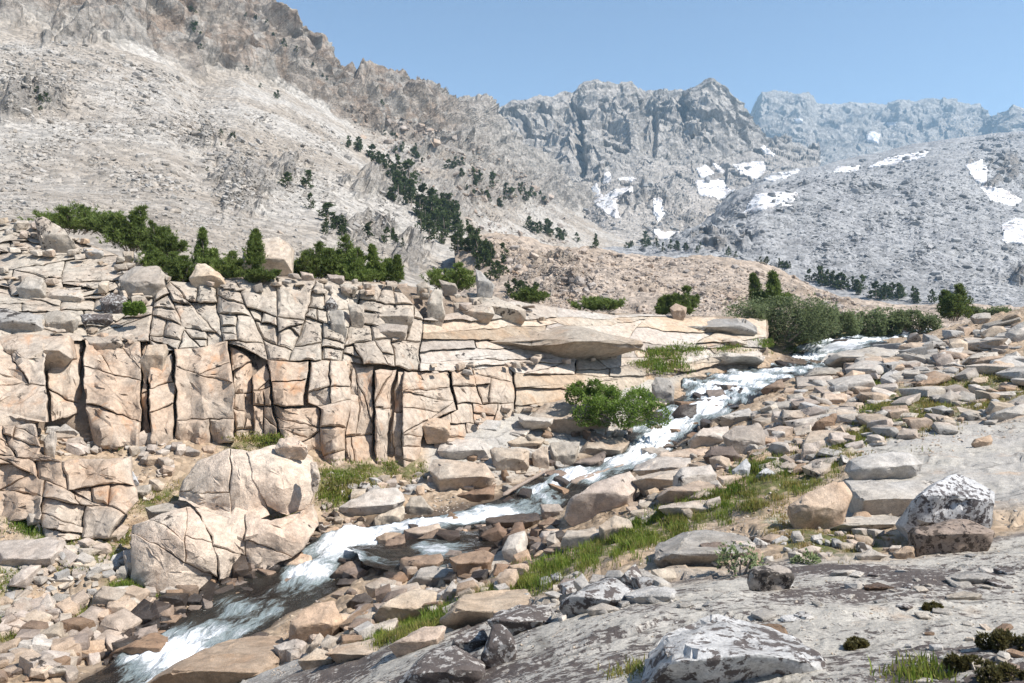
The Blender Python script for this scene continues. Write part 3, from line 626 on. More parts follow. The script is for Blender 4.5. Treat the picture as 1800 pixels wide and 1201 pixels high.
# rows: name | category | material | options | label | outline pixels
HEROES = """
boulder|boulder|upper|c|egg shaped boulder leaning over a smaller one at the left end of the pines|60,385 75,383 105,397 114,412 132,432 120,441 100,432 72,417
boulder|boulder|pale|c D1 f|big white boulder perched on the ledge corner below the pine shrubs|207,492 220,475 237,466 282,467 291,480 290,500 270,530 222,522 212,507
boulder|boulder|pale|c D1|wedge shaped cream boulder between two low pines on the cliff edge|332,490 347,464 360,464 385,480 397,502 355,498
boulder|boulder|lichen|c|white lichen freckled block just below left of the perched boulder|175,527 195,515 220,520 225,535 210,550 180,545
slab|slab|pale|c|squared pale slab end on the upper left ledges|82,507 140,510 144,525 135,530 82,525
boulder|boulder|grey|c|smooth grey block with a shaded right side on the left ledges|27,505 47,487 75,491 79,520 65,524 45,512
slab|slab|grey|c D1 n|long lichen stained grey slab at the left edge above the red ledge|-12,539 40,552 72,555 74,577 62,586 -12,582
boulder|boulder|grey|c|grey block with a dark hollow beneath, right of the long grey slab|72,552 105,545 135,560 130,577 107,584 75,575
slab|slab|lichen|c|black speckled split slab lying below the lichen freckled block|140,552 195,552 197,565 160,572 145,567
rock|rock|pale|c|left one of two small white blocks under the dense pine|215,442 234,442 234,456 217,456
rock|rock|pale|c|right one of two small white blocks under the dense pine|235,445 255,447 252,463 236,464
slab|slab|grey|c|small flat grey slab under the pine shrub row|145,437 160,435 181,442 181,450 152,447
slab|slab|cliff|c n|long rusty red ledge with upright cracks at the left edge|-12,585 60,588 120,592 124,630 70,636 -12,620
boulder|boulder|upper|c|rounded grey cream boulder above the left cliff buttress|145,592 180,586 207,590 217,607 195,615 152,612
slab|slab|pale|c D.5|tilted loose slab wedged in the dark cleft of the cliff|246,635 260,607 292,605 295,612 265,642 252,649
boulder|boulder|pale|c D1 y28|large square pale boulder standing among the pines on the cliff top|425,470 428,440 442,424 490,417 513,432 514,478 500,483 440,478
rock|rock|pink|c|small pink block in front of the dark pine thicket|527,477 550,482 552,491 532,489
rock|rock|pink|c|flat topped pink block before the pine thicket|575,482 605,485 605,495 577,495
rock|rock|upper|c|low rounded lichen rock on the cliff rim below the slender pine|597,501 610,497 630,506 625,514 600,510
boulder|boulder|upper|c|upright pillar shaped boulder on the cliff rim|750,535 760,510 777,507 782,555 775,561 750,552
rock|rock|grey|c|grey angular rock left behind the upright pillar boulder|732,500 747,494 757,505 755,517 732,516
boulder|boulder|grey|c D.5|pointed grey boulder leaning like a fin at the end of the cliff rim|835,472 845,477 870,502 867,515 850,518 838,497
rock|rock|pale|c|white rock in front of the round pine bush on the rim|770,490 800,499 804,507 792,511
slab|slab|upper|c D1|dark lichen crusted slab right of the upright pillar boulder|795,532 860,530 870,552 850,562 800,552
slab|slab|upper|c D1|broad dark weathered slab sloping down right of the rim|820,515 875,522 925,545 925,562 870,562
slab|slab|upper|c|grey lichen ledge block left of the upright pillar boulder|655,540 722,540 727,557 715,572 657,564
boulder|boulder|upper|c|squared weathered block left of the grey ledge block|610,532 640,537 641,562 622,564
slab|slab|pale|c|pale ledge block under the grey lichen ledge|657,567 717,572 715,587 682,594 660,590
rock|rock|lichen|c|small white wedge with black lichen on the cliff rim|572,532 582,520 595,537 580,545
boulder|boulder|grey|c D.5|leaning grey splinter below the white wedge|577,547 602,545 610,580 595,590
slab|slab|pale|c D1|broad white slab spreading right of the cliff columns|740,590 775,567 825,562 905,568 1010,585 1130,598 1135,612 900,625 800,615
slab|slab|pale|D.4|upright standing slab among rubble below the left cliff|77,770 92,750 97,760 96,800 78,808
rock|rock|grey||grey pointed rock behind the upright standing slab|97,757 115,745 137,762 105,770
rock|rock|pale||flat rock stacked right of the upright standing slab|100,775 142,767 150,782 110,790
rock|rock|pale||lowest flat rock of the little stack below the left cliff|114,792 155,785 155,797 120,799
rock|rock|grey||pale grey cube shaped rock at the foot of the cliff columns|255,762 270,760 280,770 277,785 260,784
rock|rock|white||bright white wedge standing on rubble beside the fractured outcrop|215,855 232,827 244,850 217,857
rock|rock|grey||smooth grey oval rock left of the great dome|222,860 265,850 265,860 240,880 225,875
rock|rock|pink||triangular pinkish rock below the fractured outcrop|127,915 155,887 165,892 177,915 152,926
rock|rock|pale||white rock set in grass under the fractured outcrop|89,922 117,920 126,931 92,936
slab|slab|grey|y18.6|grey slab lying on top of the left rounded boulder|255,892 295,884 317,892 285,912 262,907
rock|rock|pale||small angular rock at the upper left of the great dome|320,787 332,784 352,795 325,805
rock|rock|pink||small rounded rock on the upper rim of the great dome|355,785 380,782 377,795 357,800
rock|rock|grey||grey split rock in grass left of the rounded boulder|162,925 187,910 209,925 170,938
slab|slab|pink|D1|low pinkish bedrock slab at the left edge|-14,952 75,945 107,950 107,967 50,995 -14,1010
rock|rock|pink||knobby rock against the left side of the rounded boulder|215,967 237,962 260,992 250,1015 225,1017
rock|rock|pale|D.5|leaning narrow rock at the foot of the knobby rock|199,1020 212,995 227,992 212,1022
slab|slab|pale||thin flat slab in rubble below the rounded boulder|135,1040 192,1035 195,1044 155,1047
rock|rock|pale||pale rock in rubble near the left edge|82,1017 100,1010 132,1017 105,1026
rock|rock|pale||white rock above the dark green tussock|112,1062 132,1050 160,1052 147,1065 120,1074
rock|rock|pink||pinkish rock right of the dark green tussock|157,1065 170,1047 200,1057 170,1075
rock|rock|pale||rounded cream rock on the lower left boulder pile|105,1105 117,1094 150,1107 140,1122 112,1122
rock|rock|pale||large angular pale rock topping the lower left boulder pile|57,1117 105,1092 110,1122 75,1137
rock|rock|brown||brown rock at the water edge of the lower left pile|97,1162 107,1142 130,1155 130,1167
rock|rock|pale||cream rock on the left bank below the rounded boulder|280,1040 300,1030 322,1040 300,1050
slab|slab|brown||long dark rock along the left bank|215,1107 250,1087 275,1085 270,1095 225,1112
slab|slab|wet||black wet slab on the left bank below the cream rock|270,1050 312,1045 317,1055 287,1062
rock|rock|wet||tall black wet rock on the left bank|312,1065 342,1042 357,1050 345,1070
slab|slab|brown|r2 D1.2|long smooth tan slab lying in the white water at bottom left|175,1167 215,1132 270,1110 302,1120 250,1152 212,1165
slab|slab|pale|r2 D1|low worn slab at the bottom left corner|45,1182 82,1162 112,1167 125,1182 75,1197
slab|slab|pink|r2 D1.2|long orange pink slab along the right bank at the bottom|240,1215 325,1167 400,1148 490,1146 490,1160 440,1187 400,1215
slab|slab|wet|D.8|dark wet slab between the white water and the orange slab|400,1135 450,1112 470,1115 465,1130 420,1150
boulder|boulder|pink|r2|rounded orange boulder standing in the rapids|487,980 500,971 547,976 550,990 535,1010 505,1007
slab|slab|brown|r1|tan slab dipping into the rapids|575,1017 610,987 637,985 635,1005 595,1021
boulder|boulder|wet|D1|black wet slab where the rapids drop|555,935 587,926 630,937 622,952 580,957
boulder|boulder|pale|D.9|broad pale boulder on the left bank below the grass ledge|597,892 617,880 655,862 700,855 712,880 650,910 617,914 600,902
slab|slab|pale|D.6|tilted slab leaning under the broad pale boulder|650,930 665,907 710,887 712,902 675,927
boulder|boulder|pale||white boulder at the rapids right of the broad pale boulder|712,890 722,875 740,870 762,897 750,905 717,910
boulder|boulder|brown||split rock with a shaded grey side between two channels|667,975 682,947 712,937 711,965 695,975 672,982
boulder|boulder|pink||blocky orange rock between the two channels|710,932 772,919 775,930 730,955 712,957
slab|slab|brown||flat brown slab right of the blocky orange rock|732,947 770,929 800,935 790,950 750,960
slab|slab|brown|r1|dark pink slab in the lower channel rocks|700,1005 705,982 775,972 782,985 712,1012
slab|slab|brown|r1|dark pink slab beside the still pool|787,980 850,965 870,975 840,1000 800,1010
boulder|boulder|pale|r2|smooth tan boulder on the right bank above the pointed rock|712,1032 737,1000 762,994 805,1005 805,1017 762,1030 725,1037
rock|rock|pale||pointed cream rock on the right bank|777,1045 795,1021 820,1050 800,1053
boulder|boulder|pale|r1|rounded cream boulder left of the smooth tan boulder|642,1030 670,1015 697,1020 695,1035 655,1050
slab|slab|pale|D1|large flat tilted slab on the right bank|647,1097 665,1070 727,1037 770,1042 762,1065 700,1087
rock|rock|wet|r1|dark grey rock on the right bank beside the big pink boulder|607,1062 625,1045 642,1040 657,1055 647,1067 620,1072
boulder|boulder|pink|D.9|big pink boulder on the right bank of the lower rapids|508,1127 510,1097 530,1070 587,1055 600,1095 540,1132
rock|rock|pale||pointed pale rock below the big pink boulder|537,1145 562,1112 579,1137 560,1147
slab|slab|pale||squarish pale slab above the orange bank slab|480,1135 520,1122 540,1132 525,1160 492,1157
slab|slab|pale||cut faced pale slab at the bottom centre left|525,1162 555,1142 595,1155 555,1174
slab|slab|pale|D1|broad flat slab at the start of the grass strip|572,1150 650,1135 677,1145 662,1155 612,1160
slab|slab|pale||narrow slab along the upper edge of the grass strip|625,1120 632,1105 700,1090 695,1102 640,1120
slab|slab|pink||pink ledge rock below the grass strip|682,1137 745,1105 785,1102 750,1130 712,1145
slab|slab|pale|D1.2|pale worn slab above the spotted outcrop|775,1092 800,1065 875,1055 940,1050 900,1080 820,1095
boulder|boulder|pale|D.9|brightest white boulder with a broken front edge left of the falls|752,825 760,807 785,810 850,814 870,840 860,855 812,865 767,857
slab|slab|pale|D.9|long slab lying behind the brightest white boulder|767,792 777,770 840,772 867,785 862,810 830,812 772,805
boulder|boulder|pale|D.8|cube shaped cream boulder beside the stream|862,792 870,785 932,792 930,822 895,830 867,820
slab|slab|pale||flat slab capping the cube shaped boulder|890,777 915,767 962,770 945,786 900,790
boulder|boulder|pale|D.5|narrow upright block between cube shaped and grey boulders|935,795 962,782 966,820 955,825 936,817
boulder|boulder|grey|D.8|smooth grey boulder split from the narrow block|965,777 1020,777 1012,807 990,822 970,815
boulder|boulder|pale|D.9|low cream boulder at the foot of the cascade|1015,800 1032,775 1095,770 1107,777 1082,797 1025,807
slab|slab|brown|D.7|tan slab dipping to the stream below the cascade|995,825 1015,810 1065,795 1062,810 1032,830
boulder|boulder|pink|D.7|huge tilted slab with an orange end overhanging the right bank|992,907 997,885 1045,847 1110,825 1127,855 1080,890 1032,910
rock|rock|pink||cube of orange rock at the left end of the tilted slab|950,887 982,885 992,897 970,912 952,905
slab|slab|wet|r1|long dark rock lying across the stream outlet|852,915 945,902 952,912 935,925 855,930
rock|rock|brown||brown rock under the tilted slab|945,922 967,910 995,920 982,932
rock|rock|pale||tan rock between the still pool and the sedge strip|995,960 1015,932 1047,927 1052,942 1015,962
boulder|boulder|pale||angular cream boulder at the sedge strip|1052,925 1080,906 1105,912 1112,930 1070,950 1055,945
boulder|boulder|grey|c|grey white block left of the slab pile by the cliff end|817,752 835,737 882,739 880,767 830,765
boulder|boulder|pale|c|upright cream wedge left of the great pale slab|880,755 907,737 912,757 895,771
boulder|boulder|pink|c|stacked pink block at the right end of the cliff|741,750 752,735 790,737 792,765 752,767
slab|slab|pale|D.8|great pale slab with a shaded undercut left of the willow|912,765 910,747 945,715 995,703 1032,704 1077,722 1070,762 1020,770 945,770
slab|slab|pale|y26.6|thin slab resting on the great pale slab|910,732 975,735 970,747 915,745
slab|slab|brown|D.8|brown undercut rock below the brightest white boulder|802,870 870,852 870,870 815,887
boulder|boulder|grey|D.8|blue grey upright boulder between willow and cascade|1145,675 1152,662 1175,665 1187,682 1182,702 1150,712
boulder|boulder|wet|D.8|black wet boulder in the middle of the cascade|1180,730 1195,712 1225,710 1225,730 1200,750 1182,747
slab|slab|wet|r1|wet lip of the cascade|1230,697 1250,688 1307,683 1300,692 1240,705
slab|slab|wet|r1|flat dark rock in the pool above the cascade|1265,652 1302,652 1302,660 1267,661
rock|rock|wet||dark rock in the pool nearest the cascade|1265,670 1285,665 1297,677 1272,676
rock|rock|brown|r1|tan boulder standing in the upper channel|1345,680 1375,665 1380,680 1370,692 1337,687
slab|slab|grey|y38 D1.2 r2|long smooth whaleback slab under the red perched rock|1122,570 1140,560 1272,556 1312,562 1334,585 1325,592 1140,589
slab|slab|pale|y37.2 D1|ledge slab directly beneath the whaleback slab|1135,592 1300,591 1320,607 1250,612 1140,607
slab|slab|pale|y36.2 D1 r1|long water stained slab above the pool|1170,615 1317,612 1350,625 1345,637 1295,640 1195,630
slab|slab|pale|y33.5 D1|pale ledge left of the lush grass tongue|1000,590 1087,587 1130,594 1137,619 1000,624
rock|rock|pink|y38.6|red brown rock perched on the whaleback slab|1178,541 1188,533 1207,540 1206,554 1182,556
boulder|boulder|grey|D.8|grey boulder with an orange end beside the cascade|1252,737 1317,717 1327,730 1322,740 1275,747
boulder|boulder|pale|D.8|brown shaded boulder on the right bank of the cascade|1210,777 1237,752 1282,747 1285,772 1245,786 1212,787
boulder|boulder|pale|D.8|knobby pale pink boulder resting on the brown shaded one|1270,767 1292,750 1335,745 1347,765 1345,785 1300,800
slab|slab|pink|D.6|orange edged slab below the brown shaded boulder|1147,815 1160,795 1247,787 1240,807 1195,805
boulder|boulder|brown||dark undercut rock below the knobby boulder|1235,805 1250,785 1287,782 1305,805 1287,817
slab|slab|pale|D1|upper one of two long cream slabs behind the tilted slab|1112,827 1155,807 1215,805 1217,822 1162,840
slab|slab|pale|D1|lower one of two long cream slabs behind the tilted slab|1110,845 1225,822 1238,842 1175,860 1120,855
slab|slab|pink|D1|orange split slab lying above the sedge|1155,875 1235,842 1265,845 1260,860 1220,875 1165,885
slab|slab|pale|D.7|long pale slab at the upper edge of the sedge|1155,895 1267,877 1271,890 1187,905
rock|rock|white||upright white rock in front of the dark green tussocks|1286,827 1312,806 1320,817 1315,840 1290,842
rock|rock|white||notched white rock in front of the dark green tussocks|1327,840 1347,822 1365,832 1357,842
rock|rock|pale||white rock right of the notched one|1367,817 1390,809 1402,817 1390,827 1372,835
slab|slab|pink|D.4|upright pale pink slab on the right slope|1407,805 1412,780 1442,775 1440,797 1420,810
boulder|boulder|pink||brown pink block above the upright pale pink slab|1457,785 1460,760 1490,760 1507,780 1482,786
boulder|boulder|grey|D.8 f|large flat topped grey boulder on the right slope|1490,832 1497,810 1545,796 1597,795 1625,815 1607,828 1565,840 1500,845
boulder|boulder|pink||squared block on the right slope beside the channel|1442,705 1450,692 1490,692 1490,710 1447,712
slab|slab|pale|D.8|long straight edged slab below the squared block|1375,735 1377,720 1470,720 1472,732 1437,742 1380,745
slab|slab|brown|D.4|brown slab leaning on the long straight edged slab|1425,755 1470,725 1472,732 1437,757
slab|slab|grey|D1.2|smooth grey slab running up beside the upper cascade|1457,640 1470,622 1530,612 1590,615 1562,625 1525,635 1462,642
boulder|boulder|grey|D.9|grey boulder overhanging the upper channel|1415,662 1435,645 1480,647 1475,662 1445,670 1420,670
boulder|boulder|wet|r2|rounded dark boulder splitting the upper cascade|1450,610 1467,597 1500,597 1497,610 1470,620 1452,620
rock|rock|pale||pale block above the upper cascade by the willows|1425,587 1432,577 1460,577 1462,590 1445,595
slab|slab|grey||grey slab high on the right slope|1647,627 1670,612 1695,610 1690,617 1655,635
slab|slab|grey|D1|long grey slab with a dark undercut on the right slope|1692,640 1720,622 1755,617 1755,630 1720,640
boulder|boulder|grey|n|big rough grey rock at the right edge above the meadow|1740,647 1747,632 1775,626 1812,627 1812,657 1750,655
rock|rock|pale||pale rock left of the big rough grey rock|1707,672 1710,665 1737,662 1737,675 1717,680
slab|slab|pale|D1|low rounded pale slab on the right slope|1557,657 1575,650 1615,645 1672,647 1670,655 1620,662 1565,665
rock|rock|pale||low pale rock beside the meadow edge|1600,680 1607,670 1640,669 1637,677
rock|rock|pink||red brown block sitting on the right slab|1710,780 1715,772 1742,764 1745,775 1735,787 1720,787
slab|slab|grey||low rounded slab in the brown meadow|1732,700 1750,690 1787,687 1785,695 1750,702
slab|slab|grey|n|grey ledge at the right edge below the meadow|1740,737 1750,725 1804,710 1806,730 1762,740
rock|rock|grey|y41|blocky grey rock on the right skyline|1707,557 1715,551 1742,550 1743,560 1725,567
boulder|boulder|pink|D.7|broken ledge block with a dark hollow beneath|1385,890 1400,878 1420,865 1478,845 1497,870 1490,893 1485,915 1465,922 1440,930 1422,912 1390,910
slab|slab|grey|D.9|thick grey ledge behind the broken block|1490,848 1520,854 1650,850 1660,862 1590,905 1545,912 1526,908 1500,875
slab|slab|grey|D.9|low pale slab in front of the broken block|1456,930 1503,917 1587,910 1589,920 1512,935
boulder|boulder|white|D.8 b.62 f|large white pyramid boulder spotted with black lichen|1588,928 1596,915 1640,868 1681,831 1712,841 1751,865 1752,886 1744,910 1715,917 1636,925 1602,955
boulder|boulder|dark|D.7 b.7 f y8.6|dark brown boulder in front of the white pyramid boulder|1605,937 1616,928 1690,913 1715,917 1753,933 1744,951 1700,969 1622,987 1611,978
rock|rock|pale|r1|low rounded pale rock left of the dark brown boulder|1505,978 1535,965 1564,978 1544,987 1508,987
rock|rock|pink|r1|small pink brown rock touching the dark brown boulder|1571,973 1591,960 1607,958 1609,978 1580,984
rock|rock|pink|r1|pinkish round rock under the thick grey ledge|1494,915 1508,900 1526,900 1535,911 1515,918
boulder|boulder|dark2|r2 b.7 D.9 f|small round boulder with a dark lichen cap on the foreground slab|1314,1025 1322,1002 1340,995 1365,993 1388,1000 1397,1015 1392,1028 1375,1037 1335,1041 1317,1033
slab|slab|grey|D1.3 r1|smooth grey slab rising beside the sedge strip|1150,985 1195,960 1240,945 1325,952 1337,962 1275,987 1200,999
rock|rock|brown||long grey brown rock lying on the smooth grey slab|1230,957 1267,952 1290,965 1287,977 1250,972
slab|slab|grey||flat grey flake behind the long grey brown rock|1242,945 1260,936 1295,939 1297,950 1262,952
rock|rock|pink|D.5|orange sided rock in dry grass|1402,967 1425,960 1445,962 1425,977 1410,976
rock|rock|brown||brown fronted rock on pale slabs left of the sandy patch|980,1030 990,1017 1025,1020 1027,1035 990,1036
slab|slab|grey||long grey flake with a dark undercut beside the sand|1097,1047 1150,1032 1190,1040 1185,1050 1122,1062
slab|slab|pale||thin tan flake on the sand below the long grey flake|1032,1072 1062,1062 1090,1072 1075,1080 1042,1081
boulder|boulder|lichen|D.8 r1|tall spotted rock at the bottom centre|845,1155 865,1097 882,1095 902,1115 910,1145 882,1170
boulder|boulder|lichen|D1 r1|spotted rock left of the tall spotted rock|795,1125 850,1105 860,1125 832,1147 790,1142
slab|slab|lichen|D1|flat black spotted slab above the tall spotted rock|857,1092 912,1070 972,1070 970,1095 937,1112 897,1100
boulder|boulder|lichen|D1 r1|broad spotted outcrop at the bottom edge left of centre|690,1215 745,1152 800,1142 860,1180 850,1215
slab|slab|lichen|D1|spotted pale slab among broken flakes|980,1072 1010,1050 1080,1018 1110,1035 1100,1060 1020,1077
rock|rock|grey||grey flake propped on the spotted pale slab|1110,1007 1125,1000 1165,1018 1160,1030 1115,1020
boulder|boulder|lichen|D1.1 b.55 f|big black and white lichen boulder at the bottom edge|1120,1215 1170,1150 1280,1108 1400,1133 1453,1160 1457,1188 1400,1218
rock|rock|brown||orange brown rock behind the big lichen boulder|1315,1122 1343,1100 1380,1100 1393,1130 1340,1127
rock|rock|wet||dark flake on the foreground slab near its upper edge|1520,1033 1550,1026 1572,1032 1555,1040 1525,1039
rock|rock|grey||grey flake on the foreground slab below the dark boulder|1672,1015 1715,1005 1752,1012 1742,1022 1690,1028
rock|rock|grey||thin grey flake near the right edge of the foreground slab|1665,1052 1705,1042 1725,1046 1700,1056
""".strip().split('\n')
M['dark2'] = granite('granite_round', (.47, .41, .35), (.42, .37, .32), stain_amt=.1, lichen=.9, var=0, bump=.03, lich_scale=8)
DOME = [  # the rounded outcrop by the stream: its pieces between the cracks
    [(312, 880), (320, 842), (348, 810), (400, 788), (432, 794), (452, 850), (472, 905), (440, 918), (350, 893)],
    [(428, 795), (480, 783), (530, 788), (548, 806), (553, 870), (546, 890), (500, 905), (468, 890), (446, 845)],
    [(345, 893), (420, 902), (474, 914), (520, 900), (552, 884), (562, 925), (530, 965), (480, 995), (440, 1010), (384, 1020), (374, 945)],
    [(228, 962), (234, 925), (285, 905), (335, 894), (362, 920), (381, 972), (380, 1030), (290, 1050), (228, 1035)],
    [(480, 790), (490, 772), (520, 770), (540, 785), (541, 798), (500, 796)],
    [(545, 812), (556, 812), (562, 840), (556, 850), (549, 848)]]
def dome_Y(u, v):
    u, v = np.asarray(u, float), np.asarray(v, float); out = np.full(np.broadcast(u, v).shape, 30.0)
    for cu, cv, ru, rv, yc, D in ((432, 900, 165, 122, 19.9, 1.6), (306, 985, 122, 98, 18.0, 1.5), (425, 960, 175, 72, 19.0, 1.5)):
        q = 1 - ((u - cu) / ru) ** 2 - ((v - cv) / np.where(v > cv, rv * 2.6, rv)) ** 2; out = np.minimum(out, yc - D * np.sign(q) * np.abs(q) ** .5)
    return np.clip(out, 15, 20.8)
def build_heroes():
    for i, row in enumerate(HEROES):
        name, cat, mat, opt, label, pts = row.split('|'); out = [tuple(float(a) for a in p.split(',')) for p in pts.split()]
        o_ = opt.split(); D = None; y = None; rnd = 0; brow = .45; fine = 3; rough = .026; onc = False
        for t in o_:
            if t[0] == 'D': D = float(t[1:])
            elif t[0] == 'y': y = float(t[1:])
            elif t[0] == 'r': rnd = int(t[1:])
            elif t[0] == 'b': brow = float(t[1:])
            elif t == 'c': onc = True
            elif t == 'f': fine = 4; rough = .028
        us = [p[0] for p in out]; vs = [p[1] for p in out]; uc = sum(us) / len(us); vm = max(vs)
        if y is None:
            if onc: y = float(cliff_Y(uc, vm)) - .22
            else:
                h, nn = ray(uc, min(vm - 1, 1235)); y = h.y if h else 10
        me, loc = hero_rock(name, out, y, D, brow, i + 1, rnd, .022 if not rnd else .05, fine, rough)
        o = link(name, me, M[mat]); o.location = loc
        tag(o, label, cat, {'boulder': 'granite boulders', 'rock': 'granite rocks', 'slab': 'granite slabs'}[name], 'thing')
    d = empty('rounded_outcrop', P(430, 945, 19.5)); r = random.Random(5)
    for k, p in enumerate(DOME):
        got = []
        if k < 4:
            out = []; split(p, 95, 80, 20, r, out); got = [block_mesh(q, dome_Y, 0, r, .1, 0, 1.0, .05, .15) for q in out]
        else: got = [hero_rock('dome_block', p, (0, 0, 0, 0, 18.9, 18.2)[k], .8, .5, 300 + k, 2, .06, 3, .035)]
        for me, loc in got: me.materials.append(M['dome']); o = link('dome_block', me, None, d); o.location = loc
    tag(d, 'huge rounded cream granite dome with curving cracks on the left bank', 'outcrop', None, 'thing')
M['dome'] = granite('granite_dome', (.76, .64, .52), (.72, .57, .45), stain=(.48, .29, .17), stain_amt=.5, lichen=.12, crack=0, var=0, bump=.09)

# ------------------------------------------------------------------ jointed cliff: faces cut into blocks along the joints
def clip(poly, a, b, c):
    out = []; n = len(poly)
    for i in range(n):
        p, q = poly[i], poly[(i + 1) % n]; dp, dq = a * p[0] + b * p[1] - c, a * q[0] + b * q[1] - c
        if dp >= 0: out.append(p)
        if dp * dq < 0: t = dp / (dp - dq); out.append((p[0] + (q[0] - p[0]) * t, p[1] + (q[1] - p[1]) * t))
    return out
def split(poly, tw, th, dip, r, out):
    xs = [p[0] for p in poly]; ys = [p[1] for p in poly]; w, h = max(xs) - min(xs), max(ys) - min(ys)
    A = abs(sum(poly[i][0] * poly[(i + 1) % len(poly)][1] - poly[(i + 1) % len(poly)][0] * poly[i][1] for i in range(len(poly)))) / 2
    if A < 60: return
    lim = r.uniform(.6, 2.3)
    if (w < tw * lim and h < th * lim) or A < tw * th * .35 or len(out) > 400: out.append(poly); return
    if w / tw > h / th: ang = math.radians(r.gauss(0, 11) + (r.choice((-32, 32)) if r.random() < .14 else 0))
    else: ang = math.radians(90 + dip + r.gauss(0, 10) + (r.choice((-28, 28)) if r.random() < .14 else 0))
    nx, ny = math.cos(ang), math.sin(ang)
    pr = [p[0] * nx + p[1] * ny for p in poly]; c = min(pr) + (max(pr) - min(pr)) * r.uniform(.32, .68)
    a = clip(poly, nx, ny, c); b = clip(poly, -nx, -ny, -c)
    for q in (a, b):
        if len(q) > 2: split(q, tw, th, dip, r, out)
def block_mesh(poly, yfun, off, r, gap=1.0, brow=.0, soft=1.0, relief=.06, rc=1.0):
    pts = []; n = len(poly)
    for i in range(n):
        p, q = poly[i], poly[(i + 1) % n]; L = math.hypot(q[0] - p[0], q[1] - p[1]); k = max(1, int(round(L / 8)))
        for j in range(k): pts.append((p[0] + (q[0] - p[0]) * j / k, p[1] + (q[1] - p[1]) * j / k))
    A = np.array(pts); q3 = np.stack([A[:, 0] / 26, A[:, 1] / 26, 0 * A[:, 0]], 1)
    A = A + 2.4 * np.stack([fbm(q3, 2), fbm(q3 + 40, 2)], 1) + 6.5 * np.stack([perlin(q3 * .33 + 3), perlin(q3 * .33 + 60)], 1) + 1.5 * np.stack([perlin(q3 * 3.1 + 9), perlin(q3 * 3.1 + 80)], 1)
    c = A.mean(0); m = len(A); ext = np.ptp(A, axis=0); sz = math.sqrt(ext[0] * ext[1])
    rad = np.linalg.norm(A - c, axis=1)
    tu, tv = r.gauss(0, .0011), r.gauss(0, .0009)
    bs = r.uniform(.5, 1.5) * soft
    rings = [(gap, .75), (gap, .06 * bs), (gap + 1.0 * bs, .020 * bs), (gap + 2.8 * bs, 0.0), ('s', .66, 0), ('s', .33, 0)]
    V = []
    for g in rings:
        if g[0] == 's': B = c + (A - c) * g[1]; dd = np.zeros(m)
        else: B = c + (A - c) * np.maximum(1 - g[0] / np.maximum(rad, 1e-3), .55)[:, None]; dd = np.full(m, g[1])
        dome = -.0009 * soft * sz * np.clip(1 - ((B[:, 0] - c[0]) / (.62 * ext[0])) ** 2 - ((B[:, 1] - c[1]) / (.62 * ext[1])) ** 2, 0, 1)
        sl = tu * (B[:, 0] - c[0]) + tv * (B[:, 1] - c[1])
        o3 = 0 * B[:, 0]                                     # relief that runs on from block to block: buttresses, ribs, ledges
        cont = .46 * perlin(np.stack([B[:, 0] / 40, B[:, 1] / 300, o3 + .3], 1)) + .20 * perlin(np.stack([B[:, 0] / 80, B[:, 1] / 55, o3 + 4.3], 1)) + .08 * perlin(np.stack([B[:, 0] / 22, B[:, 1] / 26, o3 + 8.3], 1))
        kk = (B[:, 1] - A[:, 1].min()) / (ext[1] + 1e-6); bt = brow * (.5 - kk)
        Y = yfun(B[:, 0], B[:, 1]) + off + dd + rc * cont + (dome + sl + bt if not (g[0] != 's' and g[1] > .5) else 0)
        V.append(np.stack([(B[:, 0] - 900) / F * Y, Y, (HZ - B[:, 1]) / F * Y], 1))
    V.append(V[-1].mean(0)[None]); nr = len(rings); V = np.concatenate(V); faces = []
    for k in range(nr - 1):
        for j in range(m):
            a, b = k * m + j, k * m + (j + 1) % m; faces.append((a, b, b + m, a + m))
    for j in range(m): faces.append(((nr - 1) * m + j, (nr - 1) * m + (j + 1) % m, nr * m))
    loc = V[-1].copy(); me = bpy.data.meshes.new('block'); me.from_pydata((V - loc).tolist(), [], faces)
    bm = bmesh.new(); bm.from_mesh(me); bmesh.ops.recalc_face_normals(bm, faces=bm.faces); bm.verts.ensure_lookup_table()
    back = set(v.index for v in bm.verts if v.index < m)
    es = [e for e in bm.edges if e.calc_length() > .22 and not (e.verts[0].index in back or e.verts[1].index in back)]
    if es: bmesh.ops.subdivide_edges(bm, edges=es, cuts=1, use_grid_fill=True)
    co = np.array([v.co[:] for v in bm.verts]) + loc; y0 = co[:, 1].copy()
    f1, _ = facets(co / np.array([.5, .5, .75])); f2, _ = facets(co / .22 + 5)
    co[:, 1] += np.where(np.arange(len(co)) < m, 0, relief * (f1 + .35 * f2) + .7 * relief * fbm(co / np.array([.5, .5, 1.0]), 3))
    for v, c in zip(bm.verts, co - loc): v.co = c
    bm.to_mesh(me); bm.free()
    me.polygons.foreach_set('use_smooth', np.ones(len(me.polygons), bool)); me.update(); sharp(me, 30)
    return me, Vector(loc)
